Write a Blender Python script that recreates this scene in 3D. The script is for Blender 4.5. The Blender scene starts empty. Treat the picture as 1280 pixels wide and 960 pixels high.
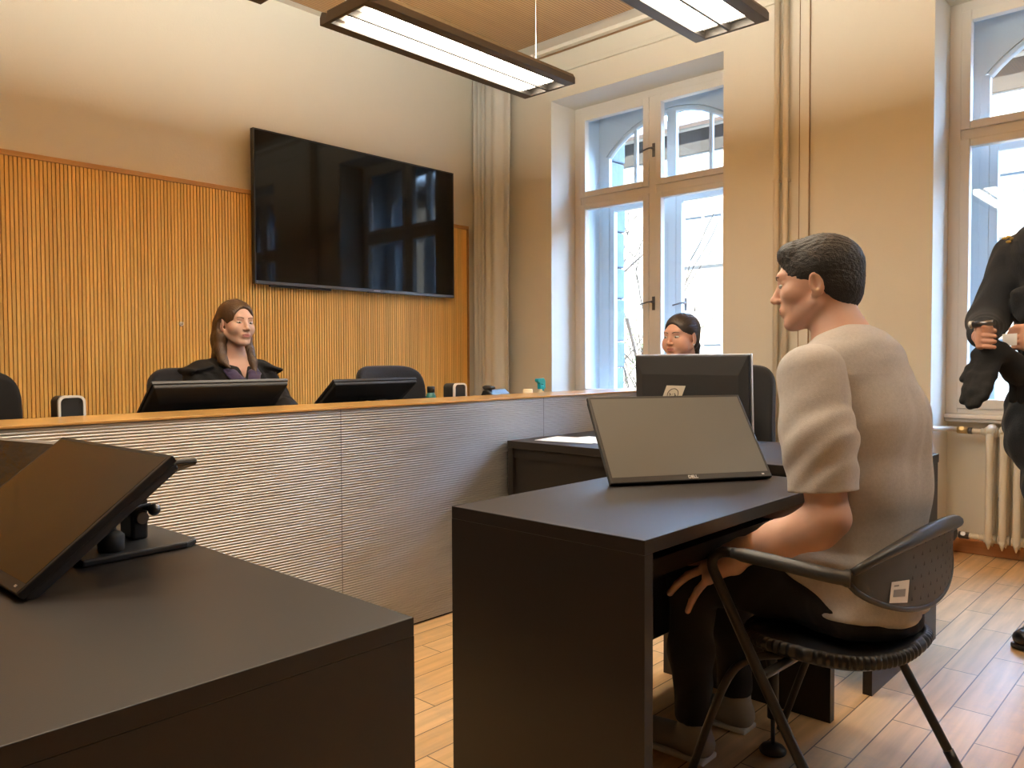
import bpy, bmesh, math, random
import numpy as np
from mathutils import Vector, Matrix
random.seed(7)
sc = bpy.context.scene
COL = sc.collection
PI = math.pi

# ------------------------------------------------------------------ camera, world, sun, exposure
camd = bpy.data.cameras.new('camera'); cam = bpy.data.objects.new('camera', camd); COL.objects.link(cam)
camd.sensor_width = 36; camd.lens = 989.23/1280*36; camd.clip_start = .02; camd.clip_end = 200
r_, d_, f_ = (0.67991049, -0.73328212, -0.00436643), (-0.02574364, -0.0179182, -0.99950798), (0.73284309, 0.67968837, -0.03106012)
cam.matrix_world = Matrix(((r_[0], -d_[0], -f_[0], 0), (r_[1], -d_[1], -f_[1], 0), (r_[2], -d_[2], -f_[2], 1.12), (0, 0, 0, 1)))
sc.camera = cam
sc.view_settings.view_transform = 'Standard'; sc.view_settings.look = 'None'
sc.view_settings.exposure = 0.58; sc.view_settings.gamma = 1.0
try: sc.view_settings.use_curve_mapping = False
except Exception: pass
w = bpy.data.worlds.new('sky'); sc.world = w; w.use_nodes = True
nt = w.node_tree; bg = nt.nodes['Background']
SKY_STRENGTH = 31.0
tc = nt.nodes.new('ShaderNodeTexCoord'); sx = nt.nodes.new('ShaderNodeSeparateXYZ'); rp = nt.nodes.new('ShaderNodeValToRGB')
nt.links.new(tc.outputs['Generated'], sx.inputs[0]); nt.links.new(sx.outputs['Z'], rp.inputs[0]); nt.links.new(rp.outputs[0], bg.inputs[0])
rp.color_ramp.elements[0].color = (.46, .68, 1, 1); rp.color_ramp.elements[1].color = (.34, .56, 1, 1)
# sky brightened on the window side to send daylight in, dimmed behind the house
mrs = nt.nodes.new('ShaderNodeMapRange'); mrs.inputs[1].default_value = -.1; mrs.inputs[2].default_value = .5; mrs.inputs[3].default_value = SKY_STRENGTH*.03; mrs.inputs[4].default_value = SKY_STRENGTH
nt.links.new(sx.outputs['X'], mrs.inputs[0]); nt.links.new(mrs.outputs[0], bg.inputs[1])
SUN_STRENGTH = 15.0
sund = bpy.data.lights.new('sun', 'SUN'); sun = bpy.data.objects.new('sun', sund); COL.objects.link(sun)
sund.energy = SUN_STRENGTH; sund.angle = .01; sund.color = (1, .95, .86)
sun.rotation_euler = Vector((.72, .30, -.62)).to_track_quat('-Z', 'Y').to_euler()
for yc in (3.2435, .5365, -2.1715):          # sampling portals in the window openings (they emit nothing themselves)
    pl = bpy.data.lights.new('window_portal', 'AREA'); po = bpy.data.objects.new('window_portal', pl); COL.objects.link(po)
    pl.shape = 'RECTANGLE'; pl.size = 2.35; pl.size_y = 1.36; pl.cycles.is_portal = True
    po.location = (5.358, yc, 1.95); po.rotation_euler = (0, PI/2, 0)
LAMP_POWER = 16.0
LAMP_COLOR = (1, .935, .775, 1)
UP_POWER = 50.0
sc.cycles.use_denoising = True
sc.cycles.max_bounces = 10; sc.cycles.diffuse_bounces = 5; sc.cycles.glossy_bounces = 4; sc.cycles.transparent_max_bounces = 12
sc.cycles.sample_clamp_indirect = 6.0; sc.cycles.caustics_reflective = False; sc.cycles.caustics_refractive = False

# ------------------------------------------------------------------ materials
def lin(r, g, b):
    f = lambda c: (c/255/12.92) if c/255 <= .04045 else ((c/255+.055)/1.055)**2.4
    return (f(r), f(g), f(b), 1)

def mat(name, c, rough=.5, metal=0, spec=.5, var=.06, vscale=8, bump=0, bscale=60, stretch=(1, 1, 1), sheen=0, coat=0, emit=None, sss=0):
    m = bpy.data.materials.new(name); m.use_nodes = True; n = m.node_tree; b = n.nodes['Principled BSDF']
    if len(c) == 3: c = (*c, 1)
    b.inputs['Roughness'].default_value = rough; b.inputs['Metallic'].default_value = metal
    b.inputs['Specular IOR Level'].default_value = spec
    if sheen: b.inputs['Sheen Weight'].default_value = sheen
    if coat: b.inputs['Coat Weight'].default_value = coat; b.inputs['Coat Roughness'].default_value = .12
    if sss:
        b.inputs['Subsurface Weight'].default_value = sss; b.inputs['Subsurface Radius'].default_value = (.012, .005, .003); b.inputs['Subsurface Scale'].default_value = .6
    t = n.nodes.new('ShaderNodeTexCoord'); mp = n.nodes.new('ShaderNodeMapping'); mp.inputs['Scale'].default_value = stretch
    n.links.new(t.outputs['Object'], mp.inputs[0])
    ns = n.nodes.new('ShaderNodeTexNoise'); ns.inputs['Scale'].default_value = vscale; ns.inputs['Detail'].default_value = 3
    n.links.new(mp.outputs[0], ns.inputs['Vector'])
    mx = n.nodes.new('ShaderNodeMix'); mx.data_type = 'RGBA'
    mx.inputs[6].default_value = tuple(x*(1-var) for x in c[:3])+(1,); mx.inputs[7].default_value = tuple(min(1, x*(1+var)) for x in c[:3])+(1,)
    n.links.new(ns.outputs[0], mx.inputs[0]); n.links.new(mx.outputs[2], b.inputs['Base Color'])
    if bump:
        n2 = n.nodes.new('ShaderNodeTexNoise'); n2.inputs['Scale'].default_value = bscale; n2.inputs['Detail'].default_value = 4
        n.links.new(mp.outputs[0], n2.inputs['Vector'])
        bp = n.nodes.new('ShaderNodeBump'); bp.inputs['Strength'].default_value = bump; bp.inputs['Distance'].default_value = .01
        n.links.new(n2.outputs[0], bp.inputs['Height']); n.links.new(bp.outputs[0], b.inputs['Normal'])
    if emit:
        b.inputs['Emission Color'].default_value = emit[0]; b.inputs['Emission Strength'].default_value = emit[1]
    return m

M = {}
M['wall'] = mat('wall_plaster', (.75, .715, .63), .85, var=.03, vscale=2, bump=.08, bscale=90, spec=.2)
M['ceil'] = mat('ceiling_paint', (.78, .74, .66), .85, var=.02, spec=.2)
M['frame'] = mat('cream_window_paint', (.78, .75, .70), .38, var=.03, vscale=3)
M['box'] = mat('white_window_paint', (.62, .67, .70), .4, var=.03, vscale=3)
M['stone'] = mat('rough_stone', (.12, .15, .18), .9, var=.35, vscale=5, bump=.8, bscale=14)
M['desk'] = mat('dark_brown_laminate', (.020, .0155, .0125), .42, var=.06, vscale=3, spec=.38, bump=.015, bscale=350)
M['metalpanel'] = mat('brushed_corrugated_metal', (.52, .505, .48), .37, metal=.76, var=.05, vscale=2, stretch=(1, 1, 8))
M['black'] = mat('black_plastic', (.012, .012, .013), .38, var=.1)
M['blackm'] = mat('black_matte_plastic', (.020, .020, .021), .55, var=.1, bump=.05, bscale=400)
M['blackgloss'] = mat('glossy_black_screen', (.004, .004, .0045), .05, var=.02, spec=.3)
M['screen'] = mat('satin_dark_screen', (.012, .010, .008), .27, var=.02, spec=.7)
M['reflectscreen'] = mat('reflection_tinted_screen', (.095, .094, .085), .34, var=.02, spec=.55)  # base colour lightened to stand for room light reflected in the dark screen
M['fabric'] = mat('black_chair_fabric', (.010, .010, .012), .9, var=.2, bump=.25, bscale=500, sheen=.15)
M['chrome'] = mat('chrome', (.75, .75, .76), .12, metal=1, var=.02)
M['steel'] = mat('dark_steel', (.16, .16, .17), .3, metal=.9, var=.05)
M['silver'] = mat('silver_plastic', (.55, .55, .56), .32, metal=.4, var=.03)
M['brass'] = mat('worn_brass', (.62, .48, .24), .35, metal=.9, var=.15, vscale=40)
M['radiator'] = mat('cream_radiator_enamel', (.72, .66, .55), .32, var=.04, vscale=5)
M['pipe'] = mat('cream_painted_pipe', (.68, .60, .48), .4, var=.05)
M['white'] = mat('white_plastic', (.80, .78, .74), .45, var=.02)
M['lampmetal'] = mat('bronze_grey_lamp_metal', (.10, .085, .075), .42, metal=.55, var=.05)
M['lampinner'] = mat('lamp_reflector', (.35, .22, .12), .35, metal=.5, var=.05)
M['diff'] = mat('lit_diffuser', (.9, .85, .7), .5, emit=(LAMP_COLOR, LAMP_POWER))
M['updiff'] = mat('lit_upper_diffuser', (.9, .85, .7), .5, emit=(LAMP_COLOR, UP_POWER))
M['curtain'] = mat('greige_curtain_cloth', (.68, .69, .67), .9, var=.05, vscale=3, bump=.1, bscale=300, sheen=.2)
M['skin'] = mat('skin_fair', (.66, .41, .31), .5, var=.08, vscale=25, sss=.15, spec=.35)
M['skin2'] = mat('skin_warm', (.58, .32, .23), .5, var=.08, vscale=25, sss=.15, spec=.35)
M['lip'] = mat('lips', (.42, .15, .13), .4, var=.05)
M['hairbrown'] = mat('brown_hair', (.085, .045, .022), .42, var=.35, vscale=60, stretch=(1, 1, .12), spec=.5)
M['hairdark'] = mat('dark_brown_hair', (.028, .020, .016), .42, var=.3, vscale=60, stretch=(1, 1, .12))
M['hairblack'] = mat('black_hair', (.014, .013, .014), .5, var=.3, vscale=90, bump=.4, bscale=300)
M['eye'] = mat('eye_white', (.45, .43, .40), .2, var=.02)
M['iris'] = mat('dark_iris', (.03, .022, .016), .15, var=.1)
M['robe'] = mat('black_robe_cloth', (.005, .0045, .0055), .85, var=.15, bump=.15, bscale=250)
M['velvet'] = mat('dark_purple_velvet', (.028, .010, .055), .75, var=.2, sheen=.5)
M['shirt'] = mat('grey_marl_cotton', (.47, .455, .45), .9, var=.14, vscale=140, bump=.15, bscale=500, sheen=.15, spec=.2)
M['trouser'] = mat('black_trouser_cloth', (.009, .009, .011), .9, var=.15, bump=.15, bscale=300)
M['knit'] = mat('black_glove_knit', (.008, .009, .011), .9, var=.2, bump=.3, bscale=300)
M['wallback'] = mat('dark_unseen_rear_wall', (.10, .06, .03), .7, var=.1)  # unseen rear wall, coloured dark to cut its reflection in desk fronts and screens
M['navy'] = mat('dark_uniform_cloth', (.008, .012, .019), .85, var=.25, vscale=30, bump=.3, bscale=200, sheen=.1)
M['leather'] = mat('black_leather', (.012, .012, .014), .3, var=.1, bump=.1, bscale=120)
M['blouse'] = mat('white_blouse', (.72, .71, .69), .8, var=.03)
M['chairplastic'] = mat('dark_grey_chair_plastic', (.035, .036, .038), .42, var=.06, bump=.05, bscale=300)
M['chairframe'] = mat('dark_chair_tube', (.030, .028, .026), .36, metal=.35, var=.05)
M['paper'] = mat('paper', (.86, .87, .88), .8, var=.02)
M['beige'] = mat('beige_sticker', (.62, .55, .44), .6, var=.06, vscale=40)
M['ink'] = mat('black_ink', (.02, .02, .02), .7)
M['greyink'] = mat('grey_ink', (.30, .30, .30), .7)
M['gold'] = mat('gold_embroidery', (.55, .38, .10), .6, var=.2)
M['cyan'] = mat('turquoise_plastic', (.01, .45, .68), .35, var=.05)
M['creamplastic'] = mat('cream_plastic', (.75, .65, .45), .4)
M['green'] = mat('dark_green_bottle', (.03, .13, .12), .2, var=.1)
M['sneaker'] = mat('pale_grey_sneaker', (.30, .28, .25), .6, var=.1)
M['film'] = mat('crumpled_film_screen', (.020, .014, .009), .22, var=.3, bump=.6, bscale=9, stretch=(1, 4, 1), spec=.8)
M['oakgap'] = mat('dark_oak_backing', (.24, .115, .035), .7, var=.1)
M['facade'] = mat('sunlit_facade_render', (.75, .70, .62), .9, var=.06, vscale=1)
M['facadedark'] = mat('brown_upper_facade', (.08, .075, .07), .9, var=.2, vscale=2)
M['rooftile'] = mat('roof_tiles', (.11, .085, .075), .9, var=.3, vscale=6)
M['winglass'] = mat('far_window_glass', (.42, .47, .52), .3, var=.1)
M['bark'] = mat('grey_bark', (.06, .05, .045), .9, var=.3)
M['leaf'] = mat('ivy_leaves', (.12, .20, .06), .7, var=.4, vscale=9)
M['asphalt'] = mat('street_asphalt', (.20, .20, .20), .9, var=.1)

def oak_mat(name, c1, c2, rough, axis='Z', grain=28, slat=None, coat=0):
    m = bpy.data.materials.new(name); m.use_nodes = True; n = m.node_tree; b = n.nodes['Principled BSDF']
    t = n.nodes.new('ShaderNodeTexCoord'); mp = n.nodes.new('ShaderNodeMapping')
    s = {'X': (.05, 1, 1), 'Y': (1, .05, 1), 'Z': (1, 1, .05)}[axis]; mp.inputs['Scale'].default_value = s
    n.links.new(t.outputs['Object'], mp.inputs[0])
    ns = n.nodes.new('ShaderNodeTexNoise'); ns.inputs['Scale'].default_value = grain; ns.inputs['Detail'].default_value = 5; ns.inputs['Distortion'].default_value = .4
    n.links.new(mp.outputs[0], ns.inputs['Vector'])
    cr = n.nodes.new('ShaderNodeValToRGB'); cr.color_ramp.elements[0].position = .3; cr.color_ramp.elements[1].position = .72
    cr.color_ramp.elements[0].color = (*c1, 1); cr.color_ramp.elements[1].color = (*c2, 1)
    n.links.new(ns.outputs[0], cr.inputs[0])
    out = cr.outputs[0]
    if slat:   # boards differ slightly from one to the next
        sp = n.nodes.new('ShaderNodeSeparateXYZ'); n.links.new(t.outputs['Object'], sp.inputs[0])
        ma = n.nodes.new('ShaderNodeMath'); ma.operation = 'DIVIDE'; ma.inputs[1].default_value = slat; n.links.new(sp.outputs['X'], ma.inputs[0])
        fl = n.nodes.new('ShaderNodeMath'); fl.operation = 'FLOOR'; n.links.new(ma.outputs[0], fl.inputs[0])
        wn = n.nodes.new('ShaderNodeTexWhiteNoise'); wn.noise_dimensions = '1D'; n.links.new(fl.outputs[0], wn.inputs['W'])
        mr = n.nodes.new('ShaderNodeMapRange'); mr.inputs[3].default_value = .86; mr.inputs[4].default_value = 1.1; n.links.new(wn.outputs[0], mr.inputs[0])
        hs = n.nodes.new('ShaderNodeHueSaturation'); n.links.new(out, hs.inputs['Color']); n.links.new(mr.outputs[0], hs.inputs['Value']); out = hs.outputs[0]
    n.links.new(out, b.inputs['Base Color']); b.inputs['Roughness'].default_value = rough
    if coat: b.inputs['Coat Weight'].default_value = coat; b.inputs['Coat Roughness'].default_value = .08
    return m
M['slats'] = oak_mat('oak_slats', (.86, .49, .115), (.95, .60, .16), .5, 'Z', 26, slat=.02)
M['oaktop'] = oak_mat('oiled_oak_board', (.50, .26, .07), (.66, .38, .12), .28, 'X', 30, coat=.4)
M['oakcap'] = oak_mat('oak_cap', (.46, .23, .07), (.58, .31, .10), .45, 'X', 30)
M['skirt'] = oak_mat('oak_skirting', (.40, .18, .07), (.50, .24, .10), .45, 'Y', 30)

def floor_mat():
    m = bpy.data.materials.new('oak_plank_floor'); m.use_nodes = True; n = m.node_tree; b = n.nodes['Principled BSDF']
    t = n.nodes.new('ShaderNodeTexCoord')
    br = n.nodes.new('ShaderNodeTexBrick'); br.offset = .41; br.inputs['Scale'].default_value = 1
    br.inputs['Brick Width'].default_value = .56; br.inputs['Row Height'].default_value = .112; br.inputs['Mortar Size'].default_value = .0022
    br.inputs['Mortar Smooth'].default_value = .2; br.inputs['Bias'].default_value = 0
    br.inputs['Color1'].default_value = (.62, .38, .17, 1); br.inputs['Color2'].default_value = (.76, .50, .26, 1); br.inputs['Mortar'].default_value = (.13, .075, .035, 1)
    n.links.new(t.outputs['Object'], br.inputs['Vector'])
    mp = n.nodes.new('ShaderNodeMapping'); mp.inputs['Scale'].default_value = (.08, 1, 1); n.links.new(t.outputs['Object'], mp.inputs[0])
    ns = n.nodes.new('ShaderNodeTexNoise'); ns.inputs['Scale'].default_value = 34; ns.inputs['Detail'].default_value = 6; n.links.new(mp.outputs[0], ns.inputs[0])
    mr = n.nodes.new('ShaderNodeMapRange'); mr.inputs[1].default_value = .3; mr.inputs[2].default_value = .7; mr.inputs[3].default_value = .82; mr.inputs[4].default_value = 1.12; n.links.new(ns.outputs[0], mr.inputs[0])
    hs = n.nodes.new('ShaderNodeHueSaturation'); n.links.new(br.outputs[0], hs.inputs['Color']); n.links.new(mr.outputs[0], hs.inputs['Value'])
    # worn, scuffed patches in the varnish
    n3 = n.nodes.new('ShaderNodeTexNoise'); n3.inputs['Scale'].default_value = 3.2; n3.inputs['Detail'].default_value = 8; n3.inputs['Roughness'].default_value = .75; n.links.new(t.outputs['Object'], n3.inputs[0])
    m3 = n.nodes.new('ShaderNodeMapRange'); m3.inputs[1].default_value = .52; m3.inputs[2].default_value = .68; m3.inputs[3].default_value = 0; m3.inputs[4].default_value = .45; n.links.new(n3.outputs[0], m3.inputs[0])
    mx = n.nodes.new('ShaderNodeMix'); mx.data_type = 'RGBA'; mx.inputs[7].default_value = (.40, .30, .22, 1)
    n.links.new(m3.outputs[0], mx.inputs[0]); n.links.new(hs.outputs[0], mx.inputs[6]); n.links.new(mx.outputs[2], b.inputs['Base Color'])
    m4 = n.nodes.new('ShaderNodeMapRange'); m4.inputs[3].default_value = .28; m4.inputs[4].default_value = .48; n.links.new(n3.outputs[0], m4.inputs[0]); n.links.new(m4.outputs[0], b.inputs['Roughness'])
    bp = n.nodes.new('ShaderNodeBump'); bp.inputs['Strength'].default_value = .25; bp.inputs['Distance'].default_value = .004; bp.invert = True
    n.links.new(br.outputs['Fac'], bp.inputs['Height']); n.links.new(bp.outputs[0], b.inputs['Normal'])
    return m
M['floor'] = floor_mat()

def ceiling_wood():
    m = bpy.data.materials.new('grooved_oak_acoustic_panel'); m.use_nodes = True; n = m.node_tree; b = n.nodes['Principled BSDF']
    t = n.nodes.new('ShaderNodeTexCoord'); sp = n.nodes.new('ShaderNodeSeparateXYZ'); n.links.new(t.outputs['Object'], sp.inputs[0])
    def saw(o, p):
        a = n.nodes.new('ShaderNodeMath'); a.operation = 'DIVIDE'; a.inputs[1].default_value = p; n.links.new(o, a.inputs[0])
        f = n.nodes.new('ShaderNodeMath'); f.operation = 'FRACT'; n.links.new(a.outputs[0], f.inputs[0]); return f.outputs[0]
    g = n.nodes.new('ShaderNodeMath'); g.operation = 'LESS_THAN'; g.inputs[1].default_value = .26; n.links.new(saw(sp.outputs['Y'], .022), g.inputs[0])
    ns = n.nodes.new('ShaderNodeTexNoise'); ns.inputs['Scale'].default_value = 20; mp = n.nodes.new('ShaderNodeMapping'); mp.inputs['Scale'].default_value = (.06, 1, 1)
    n.links.new(t.outputs['Object'], mp.inputs[0]); n.links.new(mp.outputs[0], ns.inputs[0])
    cr = n.nodes.new('ShaderNodeValToRGB'); cr.color_ramp.elements[0].color = (.42, .24, .10, 1); cr.color_ramp.elements[1].color = (.54, .33, .14, 1); n.links.new(ns.outputs[0], cr.inputs[0])
    mx = n.nodes.new('ShaderNodeMix'); mx.data_type = 'RGBA'; mx.inputs[7].default_value = (.20, .10, .035, 1)
    n.links.new(g.outputs[0], mx.inputs[0]); n.links.new(cr.outputs[0], mx.inputs[6]); n.links.new(mx.outputs[2], b.inputs['Base Color']); b.inputs['Roughness'].default_value = .5
    bp = n.nodes.new('ShaderNodeBump'); bp.inputs['Strength'].default_value = .5; bp.inputs['Distance'].default_value = .004; bp.invert = True
    n.links.new(g.outputs[0], bp.inputs['Height']); n.links.new(bp.outputs[0], b.inputs['Normal'])
    return m
M['ceilwood'] = ceiling_wood()

def glass_mat():
    m = bpy.data.materials.new('window_glass'); m.use_nodes = True; n = m.node_tree
    for x in list(n.nodes): n.nodes.remove(x)
    o = n.nodes.new('ShaderNodeOutputMaterial'); tr = n.nodes.new('ShaderNodeBsdfTransparent'); tr.inputs[0].default_value = (.95, .975, .98, 1)
    gl = n.nodes.new('ShaderNodeBsdfGlossy'); gl.inputs['Roughness'].default_value = .02; lw = n.nodes.new('ShaderNodeLayerWeight')
    pw = n.nodes.new('ShaderNodeMath'); pw.operation = 'POWER'; pw.inputs[1].default_value = 5; n.links.new(lw.outputs['Facing'], pw.inputs[0])
    fr = n.nodes.new('ShaderNodeMapRange'); fr.inputs[3].default_value = .05; fr.inputs[4].default_value = .95; n.links.new(pw.outputs[0], fr.inputs[0])
    mx = n.nodes.new('ShaderNodeMixShader'); n.links.new(fr.outputs[0], mx.inputs[0]); n.links.new(tr.outputs[0], mx.inputs[1]); n.links.new(gl.outputs[0], mx.inputs[2]); n.links.new(mx.outputs[0], o.inputs[0])
    return m
M['glass'] = glass_mat()

# ------------------------------------------------------------------ mesh helpers
class MB:
    def __init__(s): s.v = []; s.f = []; s.m = []; s.sm = []
    def add(s, V, F, mi=0, smooth=False):
        o = len(s.v); s.v += [tuple(p) for p in V]; s.f += [tuple(i+o for i in f) for f in F]; s.m += [mi]*len(F); s.sm += [smooth]*len(F); return s
    def box(s, lo, hi, mi=0):
        x0, y0, z0 = lo; x1, y1, z1 = hi
        return s.add([(x0, y0, z0), (x1, y0, z0), (x1, y1, z0), (x0, y1, z0), (x0, y0, z1), (x1, y0, z1), (x1, y1, z1), (x0, y1, z1)],
                     [(0, 3, 2, 1), (4, 5, 6, 7), (0, 1, 5, 4), (1, 2, 6, 5), (2, 3, 7, 6), (3, 0, 4, 7)], mi)
    def obox(s, c, size, R=None, mi=0):
        h = [x/2 for x in size]; m = MB().box([-x for x in h], h); R = R or Matrix.Identity(3)
        return s.add([Vector(c)+R @ Vector(p) for p in m.v], m.f, mi)
    def rings(s, R, mi=0, closed=True, caps=True, smooth=True):
        n = len(R[0]); V = [p for r in R for p in r]; F = []
        for i in range(len(R)-1):
            for j in range(n if closed else n-1):
                F.append((i*n+j, i*n+(j+1) % n, (i+1)*n+(j+1) % n, (i+1)*n+j))
        o = len(s.f); s.add(V, F, mi, smooth)
        if caps and closed:
            b = len(s.v)-len(V)
            s.f.append(tuple(b+j for j in reversed(range(n)))); s.f.append(tuple(b+(len(R)-1)*n+j for j in range(n))); s.m += [mi]*2; s.sm += [False]*2
        return s
    def tube(s, path, r, n=10, mi=0, caps=True):
        P = [Vector(p) for p in path]; R = []; up = None
        rad = r if isinstance(r, (list, tuple)) else [r]*len(P)
        for i, p in enumerate(P):
            t = (P[min(i+1, len(P)-1)]-P[max(i-1, 0)]).normalized()
            if up is None: up = Vector((0, 0, 1)) if abs(t.z) < .9 else Vector((1, 0, 0))
            u = (up-t*up.dot(t)).normalized(); v = t.cross(u); up = u
            R.append([p+(u*math.cos(2*PI*j/n)+v*math.sin(2*PI*j/n))*rad[i] for j in range(n)])
        return s.rings(R, mi, True, caps)
    def lathe(s, prof, c=(0, 0, 0), n=24, mi=0, R=None):
        R = R or Matrix.Identity(3); c = Vector(c)
        return s.rings([[c+R @ Vector((r*math.cos(2*PI*j/n), r*math.sin(2*PI*j/n), z)) for j in range(n)] for r, z in prof], mi)
    def prism(s, poly, ax, a, b, mi=0):
        def P(u, v, w): return {0: (w, u, v), 1: (u, w, v), 2: (u, v, w)}[ax]
        n = len(poly); V = [P(u, v, a) for u, v in poly]+[P(u, v, b) for u, v in poly]
        return s.add(V, [tuple(range(n)), tuple(range(2*n-1, n-1, -1))]+[(i, i+n, (i+1) % n+n, (i+1) % n) for i in range(n)], mi)
    def sphere(s, c, r, n=14, m=10, mi=0, R=None):
        R = R or Matrix.Identity(3); rr = r if isinstance(r, (tuple, list)) else (r, r, r); RR = []
        for i in range(m+1):
            a = PI*(i/m); a = min(max(a, .02), PI-.02)
            RR.append([Vector(c)+R @ Vector((rr[0]*math.sin(a)*math.cos(2*PI*j/n), rr[1]*math.sin(a)*math.sin(2*PI*j/n), -rr[2]*math.cos(a))) for j in range(n)])
        return s.rings(RR, mi)
    def build(s, name, mats, parent=None, bevel=0, seg=2, off=None, solid=0, subsurf=0):
        me = bpy.data.meshes.new(name); V = s.v
        if off is not None: V = [(p[0]-off[0], p[1]-off[1], p[2]-off[2]) for p in V]
        me.from_pydata([tuple(p) for p in V], [], s.f)
        for mm in (mats if isinstance(mats, list) else [mats]): me.materials.append(M[mm])
        me.polygons.foreach_set('material_index', s.m); me.polygons.foreach_set('use_smooth', s.sm)
        bm = bmesh.new(); bm.from_mesh(me); bmesh.ops.recalc_face_normals(bm, faces=bm.faces); bm.to_mesh(me); bm.free()
        me.update(); o = bpy.data.objects.new(name, me); COL.objects.link(o)
        if parent: o.parent = parent
        if solid: q = o.modifiers.new('solid', 'SOLIDIFY'); q.thickness = solid; q.offset = 0
        if bevel: q = o.modifiers.new('bevel', 'BEVEL'); q.width = bevel; q.segments = seg; q.limit_method = 'ANGLE'; q.angle_limit = .6
        if subsurf: q = o.modifiers.new('sub', 'SUBSURF'); q.levels = subsurf; q.render_levels = subsurf
        return o

def empty(name, loc=(0, 0, 0), rz=0):
    o = bpy.data.objects.new(name, None); COL.objects.link(o); o.location = loc; o.rotation_euler = (0, 0, rz); o.empty_display_size = .1; return o
def tag(o, label, cat, group=None):
    o['label'] = label; o['category'] = cat
    if group: o['group'] = group
    return o
def struct(o): o['kind'] = 'structure'; return o
def copy_tree(o, parent=None):
    c = o.copy(); COL.objects.link(c)
    if parent: c.parent = parent
    for ch in list(o.children): copy_tree(ch, c)
    return c
def smoothpath(P, n=8):
    P = [Vector(p) for p in P]; out = []
    for i in range(len(P)-1):
        a, b, c, d = P[max(i-1, 0)], P[i], P[i+1], P[min(i+2, len(P)-1)]
        for k in range(n):
            t = k/n; out.append(.5*((2*b)+(c-a)*t+(2*a-5*b+4*c-d)*t*t+(3*b-a-3*c+d)*t**3))
    return out+[P[-1]]
def textmesh(name, body, size, matname, parent, loc, rot, ext=.0006):
    cu = bpy.data.curves.new(name, 'FONT'); cu.body = body; cu.size = size; cu.align_x = 'CENTER'; cu.align_y = 'CENTER'; cu.extrude = ext; cu.offset = size*.02
    t = bpy.data.objects.new('t', cu); COL.objects.link(t); dg = bpy.context.evaluated_depsgraph_get(); dg.update()
    me = bpy.data.meshes.new_from_object(t.evaluated_get(dg)); bpy.data.objects.remove(t)
    me.materials.clear(); me.materials.append(M[matname]); o = bpy.data.objects.new(name, me); COL.objects.link(o); o.parent = parent
    o.location = loc; o.rotation_euler = rot; return o

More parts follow.
